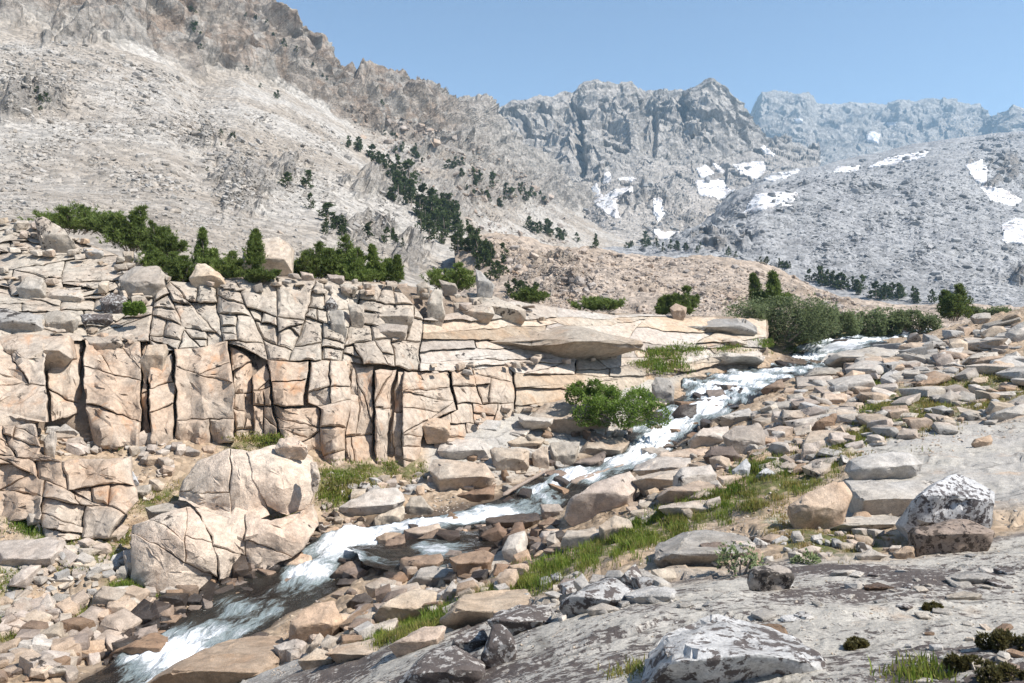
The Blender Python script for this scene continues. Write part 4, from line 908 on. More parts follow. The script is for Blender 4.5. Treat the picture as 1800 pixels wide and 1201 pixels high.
CLIFF = [  # thing label, material, [(polygon, block width, block height, dip, offset, brow)]
    ('tall jointed granite cliff of upright columns behind the grass ledge', 'cliff', P(500, 800, 23.2), [
        ([(262, 640), (305, 622), (312, 792), (262, 784)], 50, 85, 0, -.1, 0), ([(306, 612), (400, 602), (412, 700), (414, 778), (312, 788)], 105, 62, 3, -.25, 0),
        ([(401, 610), (440, 632), (442, 772), (415, 778)], 24, 36, 0, .34, 0), ([(440, 660), (470, 640), (478, 700), (490, 765), (440, 770)], 22, 30, 0, .05, 0),
        ([(470, 632), (545, 636), (537, 712), (481, 712)], 60, 60, 0, -.02, 0), ([(481, 713), (562, 716), (576, 825), (556, 815), (500, 775), (490, 752)], 80, 24, -3, .12, 0),
        ([(546, 634), (620, 634), (621, 700), (602, 838), (570, 832), (563, 716), (540, 708)], 36, 42, 0, 0, 0), ([(621, 645), (655, 645), (656, 838), (604, 838)], 18, 55, 0, .12, 0),
        ([(656, 652), (698, 652), (688, 700), (678, 830), (657, 832)], 26, 70, 0, -.1, 0), ([(699, 655), (712, 650), (706, 820), (680, 826)], 16, 80, 0, .34, 0),
        ([(706, 652), (790, 652), (800, 720), (746, 742), (736, 824), (706, 822)], 72, 30, 2, -.15, 0), ([(747, 742), (762, 736), (762, 806), (738, 822)], 16, 40, 0, .34, 0),
        ([(792, 652), (900, 640), (905, 728), (830, 765), (764, 800), (763, 738), (802, 720)], 44, 30, 2, 0, .1)]),
    ('fractured upper tier of rounded granite blocks crowning the cliff', 'upper', P(480, 600, 25.5), [
        ([(270, 520), (300, 497), (500, 488), (700, 501), (745, 560), (740, 650), (545, 632), (470, 634), (400, 604), (305, 614), (262, 640)], 46, 36, 4, 0, .12)]),
    ('stepped granite ledges climbing to the pines at far left', 'upper', P(80, 560, 26), [
        ([(-110, 375), (60, 396), (200, 447), (300, 496), (270, 520), (262, 600), (150, 600), (-110, 600)], 84, 22, 5, 0, .22)]),
    ('massive left cliff buttress with a dark cleft beside it', 'cliff', P(100, 740, 21.8), [
        ([(-110, 600), (78, 600), (86, 742), (-110, 775)], 130, 62, 4, -.45, .1), ([(79, 600), (146, 602), (142, 725), (87, 742)], 40, 40, 0, .34, 0),
        ([(147, 600), (248, 600), (252, 640), (246, 790), (165, 785), (146, 690)], 62, 58, 14, -.3, 0), ([(248, 600), (262, 600), (262, 792), (247, 790), (253, 640)], 16, 44, 0, .34, 0)]),
    ('thin layered slabs stepping down from the cliff to the falls', 'pale', P(1000, 650, 30), [
        ([(746, 560), (900, 532), (1000, 546), (1130, 556), (1345, 560), (1348, 616), (1200, 655), (1130, 694), (1080, 708), (905, 728), (902, 640), (792, 652), (741, 650)], 165, 19, -1, .05, .17)]),
    ('low fractured granite outcrop below the left buttress', 'cliff', P(100, 925, 18.0), [
        ([(-60, 748), (60, 748), (72, 802), (110, 812), (232, 802), (242, 880), (196, 945), (80, 955), (-60, 945)], 58, 34, 6, 0, .1)])]
OUT0 = ray(130, 925)[0].y - .5
def outcrop_Y(u, v): return OUT0 + (925 - v) * .008 + np.abs(np.asarray(u) - 120) * .003
build_heroes()
def build_cliffs():
    r = random.Random(11); total = 0
    for ci, (label, mat, loc, zones) in enumerate(CLIFF):
        e = empty('granite_outcrop' if ci == 5 else 'granite_cliff', loc); tag(e, label, 'outcrop' if ci == 5 else 'cliff', 'granite cliffs', 'thing')
        yf = outcrop_Y if ci == 5 else cliff_Y
        for poly, tw, th, dip, off, brow in zones:
            out = []; zf = (1.2, 1.0, 1.1, 1.25, 1.1, 1.25)[ci]
            if ci in (0, 3):                                  # open joints between the columns
                cu = sum(q[0] for q in poly) / len(poly); wd = max(q[0] for q in poly) - min(q[0] for q in poly); poly = [(cu + (q[0] - cu) * (1 - 3.4 / wd), q[1]) for q in poly]
            split(poly, tw * zf, th * zf, dip, r, out)
            for b in out:
                o_ = off + r.gauss(0, (.055, .085, .08, .06, .07, .06)[ci]) + (.13 if r.random() < .07 else 0)
                me, bl = block_mesh(b, yf, o_, r, r.choice((0, 0, 0, .1, .15, .3, .6, 1.1)), brow, (1.4, 2.6, 1.6, 1.6, 1.2, 1.6)[ci], (.075, .06, .03, .075, .022, .06)[ci], (1, .8, .5, 1, .25, .7)[ci])
                me.materials.append(M[mat]); o = link('block', me, None, e); o.location = bl; total += 1
    print('cliff blocks', total)
build_cliffs()

# ------------------------------------------------------------------ water
def water_mat():
    n = N('stream_water')
    s, t, fo = n.attr('flow'), n.attr('across'), n.attr('foam')
    cx = n.new('ShaderNodeCombineXYZ'); n.put(cx.inputs[0], n.math('MULTIPLY', s, .8)); n.put(cx.inputs[1], n.math('MULTIPLY', t, 2.6)); n.put(cx.inputs[2], .3)
    a = n.noise(1.6, 9, .68, 1.2, cx.outputs[0]); b = n.noise(5.5, 6, .7, .8, cx.outputs[0])
    k = n.math('ADD', n.math('ADD', n.math('MULTIPLY', a, .75), n.math('MULTIPLY', b, .4)), n.math('MULTIPLY', fo, .70))
    f = n.ramp(k, .86, 1.06)
    deep = n.mix(n.ramp(n.noise(1.1, 4), .4, .6), (.035, .027, .02), (.06, .055, .045))
    col = n.mix(n.ramp(k, .70, .92), deep, (.24, .29, .30)); col = n.mix(f, col, (.74, .77, .80))
    n.b.inputs['IOR'].default_value = 1.33
    h = n.math('ADD', n.math('MULTIPLY', a, 1.0), n.math('ADD', n.math('MULTIPLY', b, .5), n.math('MULTIPLY', f, .35)))
    nb = n.bump(h, .9, .10)
    n.put(n.b.inputs['Transmission Weight'], n.ramp(k, .62, .85, .55, 0))
    return n.done(col, n.ramp(f, 0, 1, .08, .65), nb, .5)
M['water'] = water_mat()
def catmull(A, per):
    A = np.asarray(A); out = []
    for i in range(len(A) - 1):
        p0, p1, p2, p3 = A[max(i - 1, 0)], A[i], A[i + 1], A[min(i + 2, len(A) - 1)]
        for k in range(per):
            t = k / per; out.append(.5 * ((2 * p1) + (p2 - p0) * t + (2 * p0 - 5 * p1 + 4 * p2 - p3) * t * t + (3 * p1 - p0 - 3 * p2 + p3) * t ** 3))
    out.append(A[-1]); return np.array(out)
def ribbon(name, rows, nc, per):
    R = catmull(np.array([np.concatenate([a, b, [fo]]) for a, b, fo in rows]), per); n = len(R)
    a, b, fo = R[:, 0:3], R[:, 3:6], R[:, 6]; mid = (a + b) / 2
    s = np.concatenate([[0], np.cumsum(np.linalg.norm(np.diff(mid, axis=0), axis=1))]); T = np.linspace(-.06, 1.06, nc)
    G = a[:, None] * (1 - T[None, :, None]) + b[:, None] * T[None, :, None]
    wdt = np.linalg.norm(b - a, axis=1); across = (T[None] - .5) * wdt[:, None]; flow = np.broadcast_to(s[:, None], across.shape)
    FO = fo[:, None] * (1 - .75 * (2 * T[None] - 1) ** 2)
    ph = s[:, None] / 1.9 + .35 * perlin(np.stack([across.ravel() * .9, flow.ravel() * .2, 0 * flow.ravel()], 1)).reshape(flow.shape); saw = ph - np.floor(ph)
    step = np.where(saw < .7, saw / .7 * .35, .35 + (saw - .7) / .3 * .65) - saw                     # pools and little drops
    G[:, :, 2] += .13 * step * np.clip(fo[:, None] * 1.3, .2, 1)
    FO = FO + .30 * np.exp(-((saw - .9) / .16) ** 2) + .22 * np.exp(-((saw - .02) / .12) ** 2) - .16
    q = np.stack([flow.ravel() * 1.1, across.ravel() * 2.4, 0 * flow.ravel()], 1)
    nz = fbm(q, 4, .55); rid = fbm(q * 1.7 + 5, 3, .5, True)
    mott = fbm(np.stack([flow.ravel() * .35, across.ravel() * .9, 0 * flow.ravel() + 8], 1), 3)
    FO = np.clip(FO.ravel() + .5 * mott - .03, 0, 1)
    V = G.reshape(-1, 3); V[:, 2] += FO * (.15 * nz + .09 * rid) + .03 * nz
    me = mesh_np(name, V, grid_faces(n, nc)); add_attr(me, 'flow', flow); add_attr(me, 'across', across); add_attr(me, 'foam', FO)
    o = link(name, me, M['water']); o['kind'] = 'structure'; return o
ribbon('stream', SP, 46, 22)
POOL = [(610, 962, 640, 992, -5.50, .55), (690, 955, 720, 1008, -5.42, .2), (780, 940, 820, 1016, -5.34, .30), (880, 935, 900, 1012, -5.29, .25), (950, 930, 960, 1000, -5.22, .55), (1010, 925, 1010, 975, -5.05, .7), (1050, 905, 1050, 940, -4.85, .5)]
rows = []
for (ul, vl, ur, vr, z, fo) in POOL: rows.append((np.array(P(ul, vl, -z * F / (vl - HZ))), np.array(P(ur, vr, -z * F / (vr - HZ))), fo))
ribbon('stream', rows, 30, 16)

def driftwood(u0, v0, u1, v1, px, label, lift=.12):
    h0, _ = ray(u0, v0); h1, _ = ray(u1, v1); a, b = Vector(h0) + Vector((0, 0, lift)), Vector(h1) + Vector((0, 0, lift)); L = (b - a).length; r = px / F * a.y * .5
    k, m = 26, 12; d = (b - a).normalized(); sx = d.orthogonal().normalized(); sy = d.cross(sx); V = []
    for i in range(k):
        t = i / (k - 1); c = a.lerp(b, t) + sx * .05 * math.sin(5 * t) ; rr = r * (1 - .45 * t) * (.35 if i in (0, k - 1) else 1)
        for j in range(m):
            an = 2 * math.pi * j / m; q = rr * (1 + .18 * math.sin(3 * an + 4 * t)) ; V.append(c + sx * q * math.cos(an) + sy * q * math.sin(an))
    V = np.array([v[:] for v in V]); V += .03 * r / .1 * fbm(V * 6, 3)[:, None] * np.array([.5, .5, 1]); faces = []
    for i in range(k - 1):
        for j in range(m): faces.append((i * m + j, i * m + (j + 1) % m, (i + 1) * m + (j + 1) % m, (i + 1) * m + j))
    base = Vector(V.mean(0)); me = bpy.data.meshes.new('driftwood_log'); me.from_pydata((V - np.array(base)).tolist(), [], faces + [tuple(range(m))[::-1], tuple(range((k - 1) * m, k * m))])
    me.polygons.foreach_set('use_smooth', np.ones(len(me.polygons), bool)); o = link('driftwood_log', me, M['wood']); o.location = base; tag(o, label, 'log', 'driftwood logs')
n = N('weathered_wood'); g = n.noise(9, 6, .7, 0, n.mapped((1, 6, 6))); M['wood'] = n.done(n.mix(n.ramp(g, .3, .7), (.23, .17, .13), (.40, .33, .28)), .8, n.bump(g, 1, .03))
driftwood(1003, 858, 1100, 824, 13, 'weathered grey driftwood log lying against the huge tilted slab')
driftwood(884, 888, 966, 838, 8, 'thin brown driftwood branch across the white water', .25)

# ------------------------------------------------------------------ grass
def leafy(n, col, k):
    tr = n.new('ShaderNodeBsdfTranslucent'); n.put(tr.inputs['Color'], col); mx = n.new('ShaderNodeMixShader'); mx.inputs[0].default_value = k
    n.l.new(n.b.outputs[0], mx.inputs[1]); n.l.new(tr.outputs[0], mx.inputs[2]); n.l.new(mx.outputs[0], n.n['Material Output'].inputs['Surface']); return n.m
def grass_mat():
    n = N('grass_blades'); d = n.attr('dry')
    g = n.mix(n.ramp(n.noise(3, 3), .35, .65), (.085, .145, .022), (.17, .24, .035)); c = n.mix(d, g, (.34, .25, .10))
    n.put(n.b.inputs['Subsurface Weight'], 0.0)
    m = n.done(c, .6, None, .2); return leafy(n, c, .4)
M['grass'] = grass_mat()
def surf(u, v):
    h, nn = ray(u, v); best = (h, nn) if h else None
    vf = interp_knots(u, C_FOOT)[0]
    if u < 1350 and v < vf and not (u < 245 and 745 < v):
        y = float(cliff_Y(u, v)) - .30
        if best is None or y < best[0].y: best = (Vector(P(u, v, y)), Vector((0, -.3, .95)))
    return best
def build_grass():
    r = np.random.default_rng(5)
    for poly, cnt, hgt, dry, label in GRASS:
        xs = [p[0] for p in poly]; ys = [p[1] for p in poly]; pts = []; tries = 0
        vary = 4
        while len(pts) < cnt and tries < cnt * 8:
            tries += 1; u = r.uniform(min(xs) - 14, max(xs) + 14); v = r.uniform(min(ys) - 7, max(ys) + 7)
            ins = bool(in_poly(np.array([u]), np.array([v]), poly)[0]); dd = float(dist_poly(np.array([u]), np.array([v]), poly)[0])
            if not ins and r.random() > .45 * math.exp(-dd / 6): continue
            if perlin(np.array([[u / 24, v / 13, .5]]))[0] < (-.12 if dry < .3 else .05): continue
            s = surf(u, v)
            if s: pts.append(s[0])
        if not pts: continue
        C = np.array([p[:] for p in pts]); nb = 10; n = len(C)
        base = np.repeat(C, nb, 0); m = len(base); sc = np.clip(base[:, 1] / 15, .6, 2.2)
        base[:, :2] += r.normal(0, 1, (m, 2)) * (.075 * sc)[:, None]; base[:, 2] -= .02
        ang = r.uniform(0, 2 * np.pi, m); lean = np.abs(r.normal(.25, .28, m)); H = .74 * hgt * r.uniform(.4, 1.15, m) * np.repeat(r.uniform(.6, 1.2, n), nb)
        dirv = np.stack([np.cos(ang), np.sin(ang)], 1); side = np.stack([-np.sin(ang), np.cos(ang)], 1); w = (.007 * sc) [:, None]
        V = np.empty((m, 5, 3))
        for k, (t, ww) in enumerate(((0, 1), (0, -1), (.55, -.8), (.55, .8), (1, 0))):
            V[:, k, :2] = base[:, :2] + dirv * (lean * H * t ** 1.7)[:, None] + side * w * ww
            V[:, k, 2] = base[:, 2] + H * t * (1 - .25 * lean * t)
        idx = np.arange(m)[:, None] * 5
        tri = np.concatenate([idx + np.array([[0, 1, 2]]), idx + np.array([[0, 2, 3]]), idx + np.array([[3, 2, 4]])])
        me = mesh_np('grass', V.reshape(-1, 3), tri); dv = np.clip(dry + r.normal(0, .22, m) + .45 * perlin(base * 1.1), 0, 1)
        add_attr(me, 'dry', np.repeat(dv, 5)); o = link('grass', me, M['grass']); tag(o, label, 'grass', 'grass patches', 'stuff')
build_grass()

# ------------------------------------------------------------------ trees and shrubs
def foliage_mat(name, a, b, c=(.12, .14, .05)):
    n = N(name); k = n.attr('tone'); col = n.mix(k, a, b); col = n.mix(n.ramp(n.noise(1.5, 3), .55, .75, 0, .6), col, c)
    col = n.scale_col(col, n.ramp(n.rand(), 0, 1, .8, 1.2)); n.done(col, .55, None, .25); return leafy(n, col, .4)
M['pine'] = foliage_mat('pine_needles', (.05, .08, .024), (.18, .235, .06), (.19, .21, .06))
M['pine_far'] = foliage_mat('pine_needles_far', (.035, .056, .022), (.09, .12, .04), (.10, .115, .045))
M['willow'] = foliage_mat('willow_leaves', (.12, .155, .07), (.29, .35, .17), (.25, .28, .12))
M['herb'] = foliage_mat('bush_leaves', (.07, .125, .022), (.19, .27, .05), (.17, .24, .045))
n = N('pine_bark'); M['bark'] = n.done(n.mix(n.ramp(n.noise(12, 5), .3, .7), (.16, .12, .10), (.30, .26, .23)), .9)
M['moss'] = foliage_mat('moss_leaves', (.05, .04, .02), (.13, .12, .04), (.16, .10, .04))
def blades(base, dirs, length, width, r, fan, flat=False):
    """needle or leaf triangles: base (n,3), dirs (n,3)"""
    n = len(base); P0 = np.repeat(base, fan, 0); D = np.repeat(dirs, fan, 0) + r.normal(0, .55, (n * fan, 3)); D /= np.linalg.norm(D, axis=1)[:, None]
    L = np.repeat(length, fan) * r.uniform(.6, 1.15, n * fan); S = np.cross(D, (np.array([.5, -.35, .9]) if flat else 0) + r.normal(size=(n * fan, 3)) * (.45 if flat else 1)); S /= np.linalg.norm(S, axis=1)[:, None] + 1e-9
    V = np.stack([P0 + S * width[0] * .5, P0 + D * (L * .5)[:, None] + S * width[0], P0 + D * L[:, None], P0 + D * (L * .5)[:, None] - S * width[0]], 1)
    idx = np.arange(n * fan)[:, None] * 4; return V.reshape(-1, 3), idx + np.array([[0, 1, 2, 3]])
def tube(path, r0, r1, m=6):
    V, Fc = [], []; k = len(path)
    for i, p in enumerate(path):
        p = Vector(p); d = (Vector(path[min(i + 1, k - 1)]) - Vector(path[max(i - 1, 0)])).normalized(); x = d.orthogonal().normalized(); y = d.cross(x); rr = r0 + (r1 - r0) * i / (k - 1)
        for j in range(m): a = 2 * math.pi * j / m; V.append((p + x * rr * math.cos(a) + y * rr * math.sin(a))[:])
    for i in range(k - 1):
        for j in range(m): Fc.append((i * m + j, i * m + (j + 1) % m, (i + 1) * m + (j + 1) % m, (i + 1) * m + j))
    return V, Fc
def pine_meshes(seed, w, h, leaders, tufts, needle, fan=7, far=False):
    """clumped mountain pine: several leaders, whorls of upturned branches, a tuft of needles on every twig"""
    r = np.random.default_rng(seed); B, Dr, tone = [], [], []; WV, WF = [], []
    for li in range(leaders):
        x0, y0 = (0, 0) if leaders == 1 else (((li + .5 + r.uniform(-.3, .3)) / leaders - .5) * w * .85 if li else r.uniform(-.15, .15) * w, r.uniform(-.5, .5) * w * .4)
        hh = h * (1 if li == 0 else r.uniform(.38, .9) * (1 - .5 * abs(x0) / w)); lw = w * (1.0 if leaders == 1 else r.uniform(.5, .8)); bend = r.normal(0, .06, 2) * h
        top = np.array([x0 * 1.15 + bend[0], y0 + bend[1], hh]); root = np.array([x0 * .45, y0 * .45, 0])
        path = [root * (1 - t) + top * t + np.array([.05 * h * math.sin(3 * t + li), 0, 0]) * (1 - t) for t in np.linspace(0, 1, 7)]
        v, f = tube(path, .035 * h * (.9 if leaders == 1 else .55), .006 * h, 5 if far else 6); WF += [tuple(a + len(WV) for a in q) for q in f]; WV += v
        nbr = int(tufts / leaders / 7)
        for b in range(nbr):
            t = r.uniform(.04, 1.0) ** 1.0; c = root * (1 - t) + top * t; an = r.uniform(0, 2 * np.pi)
            reach = lw * .5 * (1 - t) ** .65 * r.uniform(.55, 1.2) + .04 * h * (1 - t) + .02 * h
            d = np.array([math.cos(an), math.sin(an), .35 + .9 * t]); tip = c + d / np.linalg.norm(d) * reach
            if not far and b % 3 == 0:
                v, f = tube([c, (c + tip) / 2 - np.array([0, 0, .02 * h]), tip], .008 * h, .003 * h, 3); WF += [tuple(a + len(WV) for a in q) for q in f]; WV += v
            for k in range(7):
                s = r.uniform(.35, 1.05); p = c + (tip - c) * s + r.normal(0, .035 * h * (1.1 - .6 * t), 3); B.append(p)
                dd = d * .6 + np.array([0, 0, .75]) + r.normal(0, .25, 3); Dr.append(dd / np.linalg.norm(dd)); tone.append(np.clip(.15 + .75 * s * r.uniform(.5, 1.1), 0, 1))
    B, Dr, tone = np.array(B), np.array(Dr), np.array(tone); B[:, 2] = np.maximum(B[:, 2], .04 * h)
    V, Q = blades(B, Dr, np.full(len(B), needle), (needle * (.10 if not far else .28),), r, fan)
    me = mesh_np('crown', V, Q); add_attr(me, 'tone', np.repeat(np.repeat(tone, fan), 4))
    mw = bpy.data.meshes.new('trunk'); mw.from_pydata(WV, [], WF); mw.polygons.foreach_set('use_smooth', np.ones(len(mw.polygons), bool)); mw.update()
    return me, mw
def bush_meshes(seed, w, h, d, lobes, leaves, leaf, fan=3):
    r = np.random.default_rng(seed); B, Dr, tone = [], [], []; WV, WF = [], []
    C = [(((k + r.uniform(.1, .9)) / lobes - .5) * .9 * w, r.uniform(-.4, .4) * d, r.uniform(.22, .66) * h, r.uniform(.2, .36)) for k in range(lobes)]
    for (x, y, z, s) in C:
        z = z * (1 - .5 * (2 * abs(x) / w) ** 2); rad = np.array([s * w * .6, s * d * .75, min(s * 1.5 * h, h - z)])
        k = leaves // lobes; dr = r.normal(size=(k, 3)); dr /= np.linalg.norm(dr, axis=1)[:, None]; q = r.uniform(.55, 1.06, k) ** .7
        p = np.array([x, y, z]) + dr * rad * q[:, None]; p += .16 * h * np.stack([perlin(p * 2.6 / max(h, .3) + j * 9) for j in range(3)], 1); spr = r.random(k) < .10; p[spr] += dr[spr] * (.14 * h * r.random(spr.sum()))[:, None] + np.array([0, 0, .06 * h])
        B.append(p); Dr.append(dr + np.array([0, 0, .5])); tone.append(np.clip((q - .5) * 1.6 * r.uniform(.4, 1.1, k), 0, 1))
        v, f = tube([(x * .3, y * .3, 0), (x * .7, y * .7, z * .6), (x, y, z)], .02 * h + .01, .006, 5); WF += [tuple(a + len(WV) for a in qq) for qq in f]; WV += v
    B, Dr, tone = np.concatenate(B), np.concatenate(Dr), np.concatenate(tone); keep = B[:, 2] > -.05 * h; B, Dr, tone = B[keep], Dr[keep], tone[keep]
    Dr /= np.linalg.norm(Dr, axis=1)[:, None]
    V, Q = blades(B, Dr, np.full(len(B), leaf), (leaf * .24,), r, fan, True)
    me = mesh_np('foliage', V, Q); add_attr(me, 'tone', np.repeat(np.repeat(tone, fan), 4))
    mw = bpy.data.meshes.new('stem'); mw.from_pydata(WV, [], WF); mw.update()
    return me, mw
def plant(name, cat, label, group, loc, crown, wood, mats, rz=0, scale=1.0, parts=('crown', 'trunk')):
    e = empty(name, loc); e.rotation_euler.z = rz; e.scale = (scale,) * 3; tag(e, label, cat, group)
    for me, nm, mt in ((crown, parts[0], mats[0]), (wood, parts[1], mats[1])):
        if not me.materials: me.materials.append(M[mt])
        o = bpy.data.objects.new(nm, me); COL.objects.link(o); o.parent = e
    return e
PINES = [  # u, v base, height px, width px, distance, leaders, label
    (130, 408, 45, 120, 33, 7, 'low spreading pine shrub at the left end of the cliff top row'),
    (190, 412, 38, 70, 32.5, 5, 'low pine shrub with one thin spire behind the small flat slab'),
    (235, 440, 80, 95, 31, 6, 'tall dark pine clump with several spires left of the perched boulder'),
    (285, 450, 62, 80, 30, 5, 'ragged pine clump sloping down right of the tallest left clump'),
    (275, 478, 50, 62, 28.6, 4, 'dense low pine right above the perched white boulder'),
    (318, 495, 48, 66, 27.6, 4, 'dark low pine between perched boulder and wedge shaped boulder'),
    (357, 470, 66, 46, 29.4, 3, 'pine with twin thin spires above the wedge shaped boulder'),
    (400, 496, 58, 90, 28.4, 5, 'spreading pine right of the wedge shaped boulder'),
    (447, 470, 66, 34, 27.3, 1, 'single slender young pine before the square pale boulder'),
    (455, 497, 30, 70, 27.2, 4, 'lowest pine mat at the foot of the square pale boulder'),
    (545, 492, 72, 78, 30, 6, 'left lobe of the pine thicket beside the square pale boulder'),
    (595, 490, 82, 90, 30.5, 7, 'tallest broad lobe of the dark pine thicket'),
    (625, 500, 70, 60, 29.4, 5, 'right lobe of the dark pine thicket'),
    (665, 496, 64, 44, 29.8, 2, 'upright bottle shaped pine right of the thicket'),
    (697, 496, 48, 30, 29.8, 2, 'small pine at the right end of the cliff top row'),
    (790, 510, 50, 80, 33, 6, 'round olive pine bush behind the rim boulders'),
    (1195, 552, 52, 56, 46, 4, 'pine behind the red perched rock'),
    (1160, 552, 28, 24, 46, 2, 'small pine left behind the red perched rock'),
    (1335, 540, 58, 46, 52, 3, 'left one of the twin pines above the willow'),
    (1358, 540, 66, 46, 51, 3, 'right one of the twin pines above the willow'),
    (1676, 560, 64, 62, 50, 4, 'dark pine on the skyline beside the right slope'),
    (1050, 547, 22, 90, 38, 6, 'flat pine mat on the slab skyline'),
    (930, 530, 24, 60, 40, 4, 'low pine mat below the forest gully')]
def build_plants():
    for i, (u, v, hp, wp, Y, ld, label) in enumerate(PINES):
        k = Y / F; area = hp * wp
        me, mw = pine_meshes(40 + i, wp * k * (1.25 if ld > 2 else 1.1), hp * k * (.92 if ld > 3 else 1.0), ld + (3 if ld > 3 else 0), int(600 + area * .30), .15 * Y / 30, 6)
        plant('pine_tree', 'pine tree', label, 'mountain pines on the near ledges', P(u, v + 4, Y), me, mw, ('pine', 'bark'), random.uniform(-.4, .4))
    BUSH = [(1365, 600, 78, 200, 44, 'big silvery green willow thicket beside the upper cascade', 'willow', 12), (1450, 592, 54, 100, 46, 'low willow thicket right of the big one', 'willow', 8), (1520, 590, 50, 120, 48, 'middle willow mound above the upper pool', 'willow', 8), (1602, 584, 42, 90, 48, 'right willow mound above the upper pool', 'willow', 7), (1745, 556, 18, 110, 54, 'low green hedge on the right skyline', 'willow', 7),
        (1092, 745, 66, 138, 26.8, 'bright green willow bush overhanging the cascade', 'herb', 9), (1040, 706, 36, 90, 27.6, 'low green shrub left of the bright willow bush', 'herb', 6), (1015, 566, 16, 40, 36, 'tiny green shrub on the skyline slab', 'herb', 4), (237, 552, 22, 36, 25.0, 'small olive bush under the perched white boulder', 'herb', 4), (1300, 1015, 62, 74, 8.2, 'wispy yellow green willow sprig behind the small round boulder', 'sprig', 5), (1420, 1005, 34, 44, 8.6, 'sparse olive sprig right of the small round boulder', 'sprig', 4)]
    for i, (u, v, hp, wp, Y, label, mt, lb) in enumerate(BUSH):
        k = Y / F; sparse = mt == 'sprig'
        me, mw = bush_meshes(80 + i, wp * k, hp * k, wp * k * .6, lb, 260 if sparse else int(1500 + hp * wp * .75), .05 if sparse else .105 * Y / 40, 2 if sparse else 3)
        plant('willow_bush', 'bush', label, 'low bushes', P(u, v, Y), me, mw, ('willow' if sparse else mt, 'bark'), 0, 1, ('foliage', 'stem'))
    for i, (u, v, hp, wp, label) in enumerate([(1700, 1175, 26, 70, 'left dark moss cushion in the bottom right corner'), (1762, 1140, 30, 80, 'upper dark moss cushion at the right edge'), (1770, 1195, 26, 90, 'lowest dark moss cushion in the bottom right corner'), (1505, 1138, 12, 46, 'small brown moss strip in the crack of the foreground slab'), (1640, 1072, 10, 34, 'tiny moss tuft in the slab crack below the dark boulder')]):
        h, nn = ray(u, v); k = h.y / F; me, mw = bush_meshes(160 + i, wp * k, hp * k, wp * k * .5, 5, 1500, .018, 2)
        plant('moss_cushion', 'moss', label, 'moss cushions', tuple(h), me, mw, ('moss', 'bark'), 0, 1, ('foliage', 'stem'))
    # distant conifers on the valley wall: a few shapes, copied one by one
    protos = [pine_meshes(120 + k, .55 + .1 * (k % 3), 1.0, 1 + (k % 3 == 0), 170, .10, 4, True) for k in range(6)]
    r = random.Random(3)
    LINES = [  # px polyline, count, height px range, spread, label, group
        ([(612, 262), (640, 270), (672, 290), (700, 302)], 14, (14, 24), 5, 'dark conifer in the slanting row high on the left wall', 'conifers in the slanting row'),
        ([(680, 235), (700, 262), (735, 275), (760, 300)], 10, (8, 15), 6, 'small conifer scattered above the slanting row', 'scattered high conifers'),
        ([(700, 330), (730, 350), (760, 380), (800, 400)], 26, (20, 38), 14, 'tall conifer in the densest grove on the left wall', 'conifers of the dense grove'),
        ([(740, 400), (800, 420), (850, 450), (880, 490)], 34, (20, 40), 16, 'tall conifer in the gully below the dense grove', 'conifers of the gully'),
        ([(560, 400), (600, 410), (650, 420), (700, 425), (720, 440)], 14, (14, 26), 7, 'conifer on the ledges behind the cliff top pines', 'conifers behind the cliff top'),
        ([(790, 290), (850, 325), (920, 350), (960, 362)], 24, (9, 18), 9, 'small conifer on the band right of the dense grove', 'conifers of the right band'),
        ([(820, 335), (880, 365)], 8, (8, 16), 6, 'small conifer below the right band', 'conifers below the right band'),
        ([(920, 405), (960, 412), (1000, 425), (1050, 436)], 18, (12, 20), 4, 'conifer in the row behind the pinkish talus hill', 'conifers behind the talus hill'),
        ([(1080, 438), (1130, 430), (1180, 440), (1230, 442)], 16, (9, 17), 4, 'far conifer at the foot of the middle mountain', 'far conifers at the mountain foot'),
        ([(1280, 452), (1330, 462), (1390, 472)], 9, (9, 16), 4, 'far conifer between the talus hill and the moraine', 'conifers below the moraine'),
        ([(1420, 492), (1480, 508), (1540, 520), (1600, 528), (1660, 535)], 30, (14, 26), 5, 'conifer in the line along the moraine foot', 'conifers along the moraine foot'),
        ([(880, 510), (910, 522), (940, 530)], 10, (18, 30), 6, 'conifer where the gully meets the cliff rim', 'conifers at the gully mouth')]
    LINES += [([(50, 165), (95, 185), (70, 200)], 7, (7, 13), 8, '', 'shrubs'), ([(440, 30), (500, 75), (570, 130), (640, 160), (700, 172)], 12, (5, 10), 9, '', 'shrubs'), ([(400, 120), (480, 160), (300, 30)], 5, (6, 11), 14, '', 'shrubs'), ([(340, 240), (440, 250), (350, 330)], 6, (6, 12), 8, '', 'shrubs')]
    LONE = [(505, 330, 24, 26, 'left one of two bushy conifers beside the pale rock fin'), (538, 332, 28, 24, 'right one of two bushy conifers beside the pale rock fin'), (546, 368, 26, 14, 'narrow conifer below the two bushy conifers'), (345, 62, 20, 20, 'round dark shrub high on the orange cliff'), (335, 22, 12, 16, 'tiny shrub near the top edge of the orange cliff'), (575, 388, 26, 40, 'low spreading conifer below the narrow one')]
    wallset = ('mountain_left', 'talus_hill', 'mountain_middle', 'moraine')
    def put(u, v, hp, wf, label, group):
        h, nn = ray(u, v, wallset)
        if not h: return
        s = hp / F * h.y * 1.12; me, mw = protos[r.randrange(6)]
        e = plant('conifer', 'conifer', label if group == 'lone conifers' else '%s %s conifer %s' % ('tiny' if hp < 14 else 'small' if hp < 22 else 'tall', 'broad' if wf > 1.3 else 'slender' if wf < 1.05 else 'bushy', where(u, v)), 'lone conifers' if group == 'lone conifers' else 'conifers on the valley walls', tuple(h - Vector((0, 0, .05 * s))), me, mw, ('pine_far', 'bark'), r.uniform(0, 6.28), s); e.scale = (s * wf, s * wf, s)
